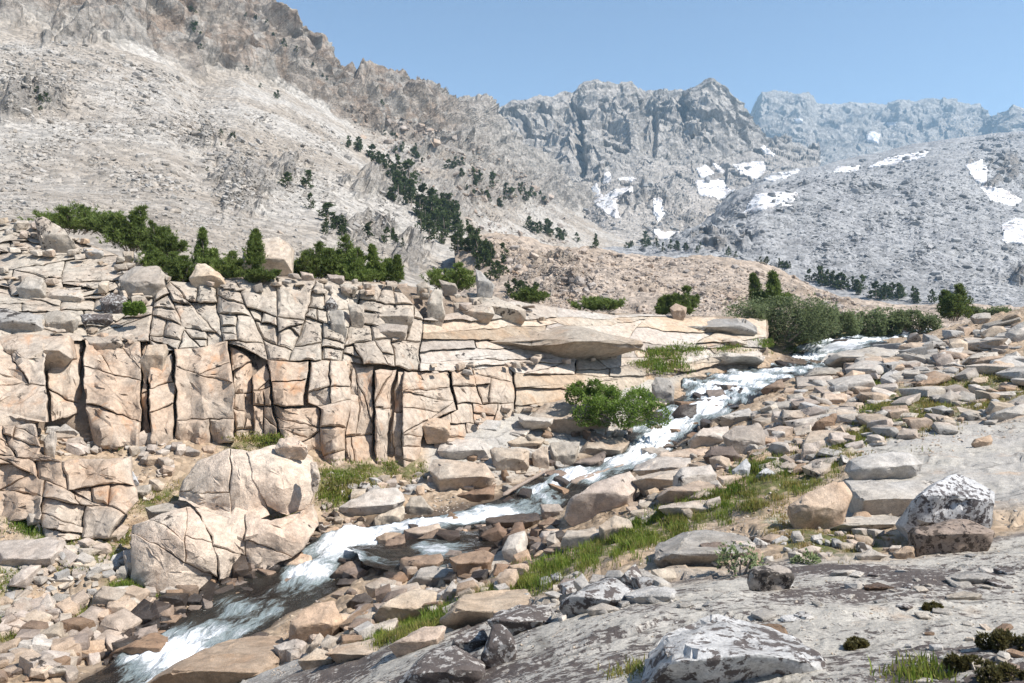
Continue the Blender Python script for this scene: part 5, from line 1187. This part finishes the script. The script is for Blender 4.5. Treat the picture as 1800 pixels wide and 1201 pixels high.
    for line, cnt, hr, spread, label, group in LINES:
        L = np.array(line, float); seg = np.concatenate([[0], np.cumsum(np.hypot(*np.diff(L, axis=0).T))])
        for k in range(int(cnt * 1.2)):
            t = r.uniform(0, seg[-1]); u = np.interp(t, seg, L[:, 0]) + r.gauss(0, spread * .8); v = np.interp(t, seg, L[:, 1]) + r.gauss(0, spread * .7)
            put(u, v, (hr[0] + (hr[1] - hr[0]) * r.random() ** 1.5) * 1.1, r.uniform(.85, 1.6), label, group)
    for (u, v, hp, wp, label) in LONE: put(u, v, hp, wp / hp * 1.6, label, 'lone conifers')
build_plants()

# ------------------------------------------------------------------ snow
M['snow'] = None
n = N('old_snow'); M['snow'] = n.done(n.mix(n.ramp(n.noise(.09, 7, .65), .42, .66), (.72, .72, .73), (.56, .51, .48)), .6, n.bump(n.noise(.14, 6, .6), .8, 5.0), .3)
SNOW = [
    ([(1040, 345), (1050, 325), (1062, 345), (1080, 335), (1105, 330), (1108, 336), (1080, 350), (1088, 378), (1070, 372), (1045, 352)], 'largest forked snow patch under the dark couloir'),
    ([(1060, 320), (1063, 305), (1070, 304), (1075, 316)], 'tiny snow spot above the forked patch'), ([(1085, 314), (1100, 310), (1118, 313), (1110, 318)], 'thin snow sliver right of the tiny spot'),
    ([(1148, 352), (1160, 350), (1168, 375), (1155, 388), (1150, 372)], 'narrow hanging snow tongue'), ([(1150, 405), (1158, 402), (1170, 408), (1212, 403), (1190, 418), (1162, 419)], 'curved snow patch at the foot of the tongue'),
    ([(1228, 320), (1270, 318), (1278, 332), (1318, 330), (1290, 350), (1262, 346), (1235, 342)], 'broad snow patch left of the moraine crest'), ([(1226, 296), (1240, 292), (1256, 304), (1232, 310)], 'snow patch at the left of the upper row'),
    ([(1252, 286), (1262, 290), (1275, 302), (1265, 303)], 'small snow strip in the upper row'), ([(1290, 290), (1340, 285), (1342, 300), (1330, 314), (1305, 302)], 'middle snow patch of the upper row'),
    ([(1345, 312), (1370, 300), (1405, 295), (1400, 304), (1360, 318)], 'right snow patch of the upper row'), ([(1335, 258), (1345, 258), (1362, 272), (1350, 272)], 'snow patch under the notch between the mountains'),
    ([(1312, 372), (1332, 342), (1360, 340), (1398, 340), (1385, 360), (1350, 364)], 'pinkish snow on the moraine face'), ([(1465, 303), (1475, 294), (1510, 290), (1505, 300)], 'left snow streak on the moraine top'),
    ([(1530, 293), (1560, 278), (1626, 266), (1620, 278), (1570, 288)], 'long snow streak on the moraine top'), ([(1700, 292), (1725, 284), (1735, 300), (1732, 320), (1715, 315)], 'upper snow patch near the right edge'),
    ([(1728, 330), (1760, 332), (1792, 350), (1780, 360), (1745, 352)], 'middle snow patch near the right edge'), ([(1764, 395), (1785, 386), (1806, 390), (1806, 425), (1765, 422)], 'lowest snow patch cut by the right edge'),
    ([(1524, 238), (1534, 232), (1546, 236), (1542, 250), (1528, 246)], 'small bright snow patch on the far range'), ([(1560, 215), (1574, 214), (1576, 220), (1562, 220)], 'snow speck high on the far range'), ([(1398, 208), (1410, 209), (1411, 213), (1400, 213)], 'snow speck below the flat topped peak')]
def build_snow():
    ws = ('mountain_middle', 'moraine', 'mountain_far')
    for poly, label in SNOW:
        cu, cv = sum(p[0] for p in poly) / len(poly), sum(p[1] for p in poly) / len(poly); poly = [(cu + (a - cu) * 1.18, cv + (b - cv) * 1.22) for a, b in poly]
        xs = [p[0] for p in poly]; ys = [p[1] for p in poly]; st = max(1.0, min(2.5, (max(xs) - min(xs)) / 16))
        uu = np.arange(min(xs) - 4, max(xs) + 4.1, st); vv = np.arange(min(ys) - 4, max(ys) + 4.1, st * .8); nu, nv = len(uu), len(vv)
        U, V = np.meshgrid(uu, vv); q = np.stack([U.ravel() / 9, V.ravel() / 6, 0 * U.ravel()], 1); wu = U.ravel() + 2.2 * fbm(q, 3); wv = V.ravel() + 1.5 * fbm(q + 7, 3)
        ins = in_poly(wu, wv, poly); Yd = np.full(U.size, np.nan)
        for i in range(U.size):
            if True:
                h, _ = ray(U.ravel()[i], V.ravel()[i], ws)
                if h: Yd[i] = h.y
        Yd = Yd.reshape(nv, nu); med = np.nanmedian(Yd); Yd = np.where(np.isnan(Yd), med, Yd)
        for k in range(2):
            p = np.pad(Yd, 1, mode='edge'); Yd = np.minimum(Yd, (p[:-2, 1:-1] + p[2:, 1:-1] + p[1:-1, :-2] + p[1:-1, 2:] + 2 * Yd) / 6 + 0 * Yd)
        Yd = Yd - med * .0025
        G = np.stack([(U - 900) / F * Yd, Yd, (HZ - V) / F * Yd], -1).reshape(-1, 3); fc = grid_faces(nv, nu)
        keep = ins[fc].sum(1) >= 3; sp = Yd.ravel()[fc]; keep &= (sp.max(1) - sp.min(1)) < med * .05
        fc = fc[keep]
        if len(fc) == 0: continue
        lab = np.arange(len(G))                                  # keep the one connected sheet
        for it in range(200):
            mn = lab[fc].min(1); new = lab.copy(); np.minimum.at(new, fc.ravel(), np.repeat(mn, 4))
            if (new == lab).all(): break
            lab = new
        cnt = np.bincount(lab[fc[:, 0]]); fc = fc[lab[fc[:, 0]] == cnt.argmax()]
        used = np.unique(fc); rm = np.full(len(G), -1); rm[used] = np.arange(len(used)); front = G[used]; m = len(used)
        nrm = np.array([.0, -.55, .8]); back = front - nrm * med * .006          # a real layer: front, rim and underside
        f = rm[fc]; e = np.concatenate([f[:, [0, 1]], f[:, [1, 2]], f[:, [2, 3]], f[:, [3, 0]]]); key = {}
        for a, b in e: key[(a, b)] = 1
        rim = np.array([(b, a, a + m, b + m) for (a, b) in key if (b, a) not in key])
        c = front.mean(0); me = mesh_np('snow_patch', np.concatenate([front, back]) - c, np.concatenate([f, f[:, ::-1] + m, rim]))
        o = link('snow_patch', me, M['snow']); o.location = c; tag(o, label, 'snow', 'snow patches', 'thing')
build_snow()

# ------------------------------------------------------------------ loose rocks: those one can pick out are things, the finest rubble is stuff
def scatter_gn(name, pts, nrm, size, mats, label, seed, shapes=('block', 'wedge', 'slab'), flat=1.0):
    r = np.random.default_rng(seed); n = len(pts); P_ = np.asarray(pts, np.float32)
    rot = np.stack([r.normal(0, .35, n), r.normal(0, .35, n), r.uniform(0, 6.28, n)], 1).astype(np.float32)
    scl = np.stack([size * r.uniform(.8, 1.3, n), size * r.uniform(.7, 1.1, n), size * flat * r.uniform(.7, 1.2, n)], 1).astype(np.float32)
    meshes = [proto(mt, sh, 20 + j, True) for mt in mats for sh in shapes for j in range(3)]
    return instance_stuff(name, P_, rot, scl, r.integers(0, len(meshes), n).astype(np.int32), meshes, label)
def instance_stuff(name, co, rot, scl, pick, meshes, label):
    n = len(co); me = bpy.data.meshes.new(name); me.vertices.add(n); me.vertices.foreach_set('co', np.ascontiguousarray(co, np.float32).ravel())
    for nm, val in (('rot', rot), ('scl', scl)):
        a = me.attributes.new(nm, 'FLOAT_VECTOR', 'POINT'); a.data.foreach_set('vector', val.ravel())
    a = me.attributes.new('pick', 'INT', 'POINT'); a.data.foreach_set('value', pick)
    cl = bpy.data.collections.new(name + '_kinds')
    for i, m_ in enumerate(meshes): cl.objects.link(bpy.data.objects.new('kind_%03d' % i, m_))
    ng = bpy.data.node_groups.new(name, 'GeometryNodeTree'); ng.interface.new_socket('Geometry', in_out='INPUT', socket_type='NodeSocketGeometry'); ng.interface.new_socket('Geometry', in_out='OUTPUT', socket_type='NodeSocketGeometry')
    gi, go = ng.nodes.new('NodeGroupInput'), ng.nodes.new('NodeGroupOutput'); ip = ng.nodes.new('GeometryNodeInstanceOnPoints'); ci = ng.nodes.new('GeometryNodeCollectionInfo')
    ci.inputs['Collection'].default_value = cl; ci.inputs['Separate Children'].default_value = True; ci.inputs['Reset Children'].default_value = True
    def at(nm, ty):
        q = ng.nodes.new('GeometryNodeInputNamedAttribute'); q.data_type = ty; q.inputs['Name'].default_value = nm; return q.outputs[0]
    L = ng.links; L.new(gi.outputs[0], ip.inputs['Points']); L.new(ci.outputs[0], ip.inputs['Instance']); ip.inputs['Pick Instance'].default_value = True
    L.new(at('pick', 'INT'), ip.inputs['Instance Index']); L.new(at('rot', 'FLOAT_VECTOR'), ip.inputs['Rotation']); L.new(at('scl', 'FLOAT_VECTOR'), ip.inputs['Scale'])
    L.new(ip.outputs[0], go.inputs[0])
    o = link(name, me); o.modifiers.new('stones', 'NODES').node_group = ng; tag(o, label, 'rubble', None, 'stuff'); return o
def sample(poly, n, seed, names, patch=None):
    r = np.random.default_rng(seed); xs = [p[0] for p in poly]; ys = [p[1] for p in poly]; U = r.uniform(min(xs), max(xs), n * 4); V = r.uniform(min(ys), max(ys), n * 4); k = in_poly(U, V, poly)
    if patch: k &= perlin(np.stack([U / patch[0], V / patch[0] * 1.6, 0 * U + seed], 1)) > patch[1]
    U, V = U[k][:n], V[k][:n]; out = []
    for u, v in zip(U, V):
        h, nn = ray(u, v, names)
        if h: out.append((u, v, h, nn))
    return out
TAL = [  # surface, polygon, stuff count, individual count, px sizes, materials, stuff label, individual label, group
    ('mountain_left', [(0, 80), (120, 70), (280, 120), (420, 190), (560, 210), (620, 260), (600, 330), (540, 370), (520, 420), (560, 460), (300, 440), (60, 380), (0, 380)], 16000, 90, 2.5, 'tpale', 'grey scree of countless angular stones covering the left mountainside', 'large pale talus block on the left mountainside scree', 'talus blocks on the left mountainside'),
    ('mountain_left', [(600, 180), (860, 250), (1000, 380), (1000, 430), (860, 420), (760, 330), (640, 260)], 2200, 25, 2.2, 'tpink', 'pinkish rubble chutes on the valley wall', 'fallen block in the rubble chutes of the valley wall', 'blocks in the rubble chutes'),
    ('mountain_left', [(560, 320), (720, 330), (760, 420), (700, 470), (560, 430)], 1300, 18, 2.3, 'tpale', 'pale rubble among the ledges behind the cliff top', 'pale block among the ledges behind the cliff top', 'blocks behind the cliff top'),
    ('moraine', [(1100, 440), (1240, 400), (1310, 345), (1420, 300), (1800, 232), (1800, 545), (1650, 530), (1440, 495), (1300, 460)], 15000, 90, 1.9, 'tgrey', 'blue grey boulder rubble covering the moraine', 'large grey boulder on the moraine slope', 'boulders on the moraine'),
    ('talus_hill', [(850, 415), (1000, 440), (1250, 460), (1400, 488), (1500, 530), (1600, 560), (1250, 560), (940, 545), (880, 470)], 6500, 65, 2.5, 'tpink', 'pinkish boulder rubble covering the talus hill', 'large pink grey block on the talus hill', 'blocks on the talus hill'),
    ('mountain_middle', [(1000, 380), (1200, 300), (1330, 280), (1400, 300), (1300, 350), (1240, 400), (1100, 440), (960, 420)], 3000, 8, 1.6, 'tgrey', 'rubble on the benches of the middle mountain', 'block on the benches of the middle mountain', 'blocks on the middle mountain')]
M['tpale'] = granite('talus_pale', (.48, .445, .40), (.44, .39, .335), stain_amt=.15, s=.4, var=.28, bump=.03)
M['tpink'] = granite('talus_pink', (.50, .41, .335), (.45, .345, .265), stain_amt=.2, s=.4, var=.28, bump=.03)
M['tgrey'] = granite('talus_grey', (.43, .43, .43), (.38, .38, .385), stain_amt=.08, s=.3, var=.28, bump=.03)
def build_talus():
    for i, (sf, poly, n, ni, px, mt, lab, ilab, grp) in enumerate(TAL):
        S = sample(poly, n, 50 + i, (sf,)); r = np.random.default_rng(70 + i); m = len(S)
        size = px * (r.pareto(2.6, m) + .75) * np.exp(1.1 * perlin(np.array([[q[0] / 75, q[1] / 50, i] for q in S]))); size = np.clip(size, .9, 14); order = np.argsort(-size); big = set(order[:ni].tolist())
        rr = random.Random(i)
        for k in order[:ni]:
            u, v, h, nn = S[k]; ppx = max(size[k], 6.0) * rr.uniform(.9, 1.25); sh = rr.choice(('block', 'wedge', 'block', 'slab'))
            put_rock('talus_block', rock_xform(h, nn, ppx / F * h.y, mt, sh, rr, .3, .4), say('talus block', mt, sh, ppx, u, v), 'boulder', 'talus blocks')
        rest = [k for k in range(m) if k not in big]
        scatter_gn('scree', [S[k][2] for k in rest], [S[k][3] for k in rest], np.array([size[k] / F * S[k][2].y for k in rest]), [mt], lab, i)
build_talus()
ZONES = [
    ([(1330, 740), (1400, 690), (1500, 650), (1640, 600), (1800, 565), (1800, 700), (1640, 690), (1520, 760), (1420, 820)], 34, (44, 84), ('pale', 'grey', 'pale', 'pink'), ('slab',), '', 'broad slabs of the right slope'),
    ([(600, 1080), (800, 1010), (960, 950), (1100, 860), (1280, 800), (1300, 840), (1150, 900), (1000, 990), (800, 1060), (640, 1130)], 26, (44, 80), ('pale', 'pink', 'pale'), ('slab', 'slab', 'wedge'), '', 'broad slabs of the right bank'),
    ([(60, 900), (200, 930), (220, 1030), (60, 1090), (0, 1060), (0, 960)], 10, (36, 60), ('pale', 'pink'), ('slab', 'wedge'), '', 'broad slabs of the left bank'),  # polygon, count, px range, near-water share of dark rocks, materials, shapes, label, group
    ([(60, 745), (330, 775), (318, 800), (262, 885), (205, 905), (232, 1015), (190, 1045), (0, 1090), (0, 1000), (110, 980), (180, 925), (245, 870), (240, 800), (90, 800)], 190, (9, 24), ('pale', 'pink', 'pale', 'grey'), ('block', 'wedge', 'slab'), 'small granite stone in the rubble between left outcrop and dome', 'stones of the left rubble'),
    ([(0, 1090), (190, 1050), (270, 1045), (300, 1070), (220, 1130), (140, 1190), (0, 1200)], 120, (18, 42), ('pale', 'pink', 'pink', 'brown'), ('block', 'wedge', 'block'), 'fist to knee high boulder in the lower left bank pile', 'boulders of the lower left pile'),
    ([(180, 1130), (290, 1055), (420, 985), (490, 955), (530, 975), (440, 1030), (340, 1085), (250, 1150), (180, 1175)], 150, (14, 40), ('wet', 'wet', 'brown'), ('block', 'wedge'), 'dark wet stone lining the left edge of the rapids', 'dark stones of the left bank'),
    ([(480, 960), (560, 915), (600, 890), (640, 915), (700, 925), (560, 960), (500, 985)], 60, (9, 22), ('pink', 'wet', 'pale', 'brown'), ('block', 'wedge', 'slab'), 'stone in the rubble between dome and rapids', 'stones below the grass ledge'),
    ([(560, 900), (620, 850), (760, 830), (770, 870), (700, 870), (620, 880)], 60, (8, 22), ('pale', 'pink', 'grey'), ('block', 'slab'), 'stone strewn on the grass ledge below the cliff', 'stones on the grass ledge'),
    ([(640, 965), (800, 920), (960, 925), (1000, 960), (950, 1010), (820, 1035), (700, 1040), (600, 1060), (590, 1030)], 150, (13, 34), ('brown', 'wet', 'pink', 'brown'), ('slab', 'block', 'wedge'), 'brown stone between the two channels', 'stones between the channels'),
    ([(500, 1130), (600, 1060), (820, 1035), (920, 1010), (890, 1045), (780, 1070), (640, 1120), (560, 1165), (480, 1170)], 110, (14, 40), ('pale', 'pink', 'pale', 'brown'), ('block', 'wedge', 'slab'), 'tan stone of the right bank below the big pink boulder', 'stones of the lower right bank'),
    ([(1100, 870), (1150, 800), (1290, 790), (1310, 850), (1260, 900), (1120, 930)], 90, (12, 34), ('pink', 'pale', 'pale'), ('slab', 'wedge', 'slab'), 'angular flake between the tilted slab and the sedge', 'flakes behind the tilted slab'),
    ([(1300, 760), (1370, 700), (1450, 660), (1560, 640), (1560, 690), (1520, 740), (1470, 790), (1420, 830), (1330, 830)], 210, (12, 38), ('pale', 'pink', 'grey', 'pink'), ('slab', 'slab', 'slab', 'wedge'), 'broken stone on the bank right of the cascade', 'stones right of the cascade'),
    ([(1480, 640), (1640, 585), (1800, 560), (1800, 650), (1680, 660), (1560, 690)], 150, (12, 40), ('grey', 'pale', 'grey', 'pink'), ('slab', 'slab', 'wedge'), 'flat stone on the upper right slope', 'flat stones of the upper right slope'),
    ([(1500, 740), (1700, 690), (1800, 680), (1800, 730), (1650, 770), (1500, 800), (1420, 860), (1380, 860)], 90, (12, 40), ('grey', 'pale', 'pink'), ('slab', 'wedge'), 'flat stone in the meadow of the right slope', 'stones in the right meadow'),
    ([(780, 1075), (980, 1010), (1160, 1000), (1200, 1050), (1000, 1090), (880, 1110)], 60, (12, 40), ('grey', 'pale', 'lichen'), ('slab', 'wedge'), 'broken flake between the sedge strip and the foreground slab', 'flakes behind the foreground slab'),
    ([(1180, 985), (1340, 940), (1560, 935), (1600, 970), (1400, 985), (1250, 1010)], 70, (10, 28), ('pink', 'pale', 'grey'), ('slab', 'wedge', 'block'), 'stone on the sandy patch behind the round boulder', 'stones on the sandy patch'),
    ([(1150, 1050), (1480, 1010), (1800, 960), (1800, 1080), (1500, 1110), (1200, 1110)], 44, (12, 44), ('grey', 'lichen', 'grey'), ('slab',), 'thin grey flake on the lichened foreground slab', 'flakes on the foreground slab'),
    ([(760, 850), (870, 780), (1060, 700), (1110, 770), (1000, 830), (880, 880)], 70, (10, 28), ('pale', 'grey', 'brown'), ('block', 'slab'), 'stone wedged between the pale boulders left of the cascade', 'stones between the pale boulders'),
    ([(1130, 790), (1150, 740), (1230, 690), (1370, 640), (1420, 650), (1330, 700), (1260, 740), (1200, 800)], 80, (10, 30), ('wet', 'wet', 'brown'), ('block', 'slab'), 'dark wet stone in the cascade', 'dark stones in the cascade'),
    ([(300, 1110), (420, 1030), (560, 990), (640, 960), (900, 880), (1000, 840), (1050, 830), (960, 890), (700, 950), (560, 1040), (420, 1120)], 110, (11, 36), ('wet', 'wet', 'brown'), ('block', 'slab'), 'dark stone breaking the white water of the rapids', 'dark stones in the rapids'),
    ([(1560, 1110), (1800, 1090), (1800, 1200), (1620, 1200)], 26, (14, 44), ('grey', 'brown', 'pale'), ('slab', 'wedge'), 'stone in the bottom right corner', 'stones in the bottom right corner')]
def stuff_rocks(name, items, label):
    """the smaller stones of a zone, one object"""
    meshes = []; idx = {}; n = len(items); co = np.zeros((n, 3), np.float32); rot = co.copy(); scl = co.copy(); pick = np.zeros(n, np.int32)
    for i, x in enumerate(items):
        key = (x['mat'], x['shape'], x['k'])
        if key not in idx: idx[key] = len(meshes); meshes.append(proto(*key))
        co[i] = x['loc']; rot[i] = x['q'].to_euler()[:]; scl[i] = x['scl']; pick[i] = idx[key]
    return instance_stuff(name, co, rot, scl, pick, meshes, label)
def build_zones():
    cand = []
    for i, (poly, n, px, mats, shapes, lab, grp) in enumerate(ZONES):
        S = sample(poly, n, 200 + i, ('ground',)); r = random.Random(90 + i)
        for u, v, h, nn in S:
            s = (px[0] + (px[1] - px[0]) * r.random() ** 1.8) * (1.35 if px[1] < 44 else 1.1); mt = r.choice(mats); sh = r.choice(shapes)
            cand.append((s, i, u, v, rock_xform(h, nn, s / F * h.y, mt, sh, r, .2, .22)))
    r = random.Random(77)                                     # rim stones on the cliff top
    for k in range(70):
        u = r.uniform(0, 960); vt, yt = interp_knots(u, C_TOP); v = float(vt) + r.uniform(0, 26); y = float(cliff_Y(u, v)) - .2; s = r.uniform(10, 26)
        cand.append((s, -1, u, v, rock_xform(P(u, v, y), (0, -.2, 1), s / F * y, r.choice(('upper', 'pale', 'pink')), r.choice(('block', 'wedge', 'slab')), r, .1)))
    LEDGE = [([(-20, 480), (120, 510), (260, 525)], 24, (12, 30)), ([(0, 440), (120, 450), (260, 490)], 18, (10, 26)), ([(20, 560), (150, 590), (250, 600)], 16, (10, 24)), ([(750, 652), (900, 642), (1080, 625)], 22, (8, 22)), ([(840, 740), (910, 720), (1060, 705)], 14, (8, 20))]
    for line, cnt, px in LEDGE:                               # blocks that came to rest on the ledges
        L = np.array(line, float)
        for k in range(cnt):
            u = r.uniform(L[0, 0], L[-1, 0]); v = float(np.interp(u, L[:, 0], L[:, 1])) + r.gauss(0, 5); y = float(cliff_Y(u, v)) - r.uniform(.15, .4); s = r.uniform(*px)
            cand.append((s, -1, u, v, rock_xform(P(u, v, y), (0, -.3, 1), s / F * y, r.choice(('upper', 'pale', 'cliff')), r.choice(('block', 'wedge', 'slab', 'block')), r, .15)))
    cand.sort(key=lambda c: -c[0]); rest = {}
    for j, (s, i, u, v, x) in enumerate(cand):
        if j < 300: put_rock('stone', x, say('stone', x['mat'], x['shape'], s, u, v), 'stone', 'loose granite stones')
        else: rest.setdefault(i, []).append(x)
    for i, items in rest.items():
        stuff_rocks('stones', items, ('countless smaller ' + ZONES[i][6]) if i >= 0 else 'countless smaller stones along the cliff rim and ledges')
    GR = [([(0, 760), (330, 780), (560, 830), (760, 830), (1100, 700), (1400, 620), (1800, 555), (1800, 760), (1450, 860), (1380, 940), (1100, 1010), (900, 1080), (500, 1190), (0, 1200)], 9000, (2.0, 5.0), ['pale', 'pink'], 'gravel and small stone chips strewn over the near ground'),
          ([(600, 1200), (900, 1080), (1100, 1010), (1380, 930), (1800, 870), (1800, 1200)], 1300, (2.0, 5.0), ['grey', 'pale'], 'gravel chips strewn over the foreground sand and slabs')]
    for i, (poly, n, px, mats, lab) in enumerate(GR):
        S = sample(poly, n, 400 + i, ('ground',), (70, -.1)); r = np.random.default_rng(i); size = px[0] + (px[1] - px[0]) * r.random(len(S)) ** 2.5
        S2 = [(S[k], size[k]) for k in range(len(S))]
        scatter_gn('gravel', [q[0][2] for q in S2], [q[0][3] for q in S2], np.array([q[1] * 1.4 / F * q[0][2].y for q in S2]), mats, lab, 30 + i, flat=.8)
build_zones()

# ------------------------------------------------------------------ haze
def haze():
    bm = bmesh.new(); bmesh.ops.create_cube(bm, size=1.0)
    me = bpy.data.meshes.new('haze'); bm.to_mesh(me); bm.free()
    m = bpy.data.materials.new('haze_air'); m.use_nodes = True; nt = m.node_tree
    for nd in list(nt.nodes):
        if nd.type == 'BSDF_PRINCIPLED': nt.nodes.remove(nd)
    vo = nt.nodes.new('ShaderNodeVolumePrincipled'); vo.inputs['Color'].default_value = (.47, .74, 1.0, 1); vo.inputs['Density'].default_value = HAZE
    vo.inputs['Anisotropy'].default_value = .1
    nt.links.new(vo.outputs[0], nt.nodes['Material Output'].inputs['Volume'])
    o = link('haze', me, m); o['kind'] = 'stuff'; o['label'] = 'thin blue summer haze filling the valley air'
    o.location = (700, 1500, 370); o.scale = (4400, 3700, 780)
HAZE = 0.00018
haze()
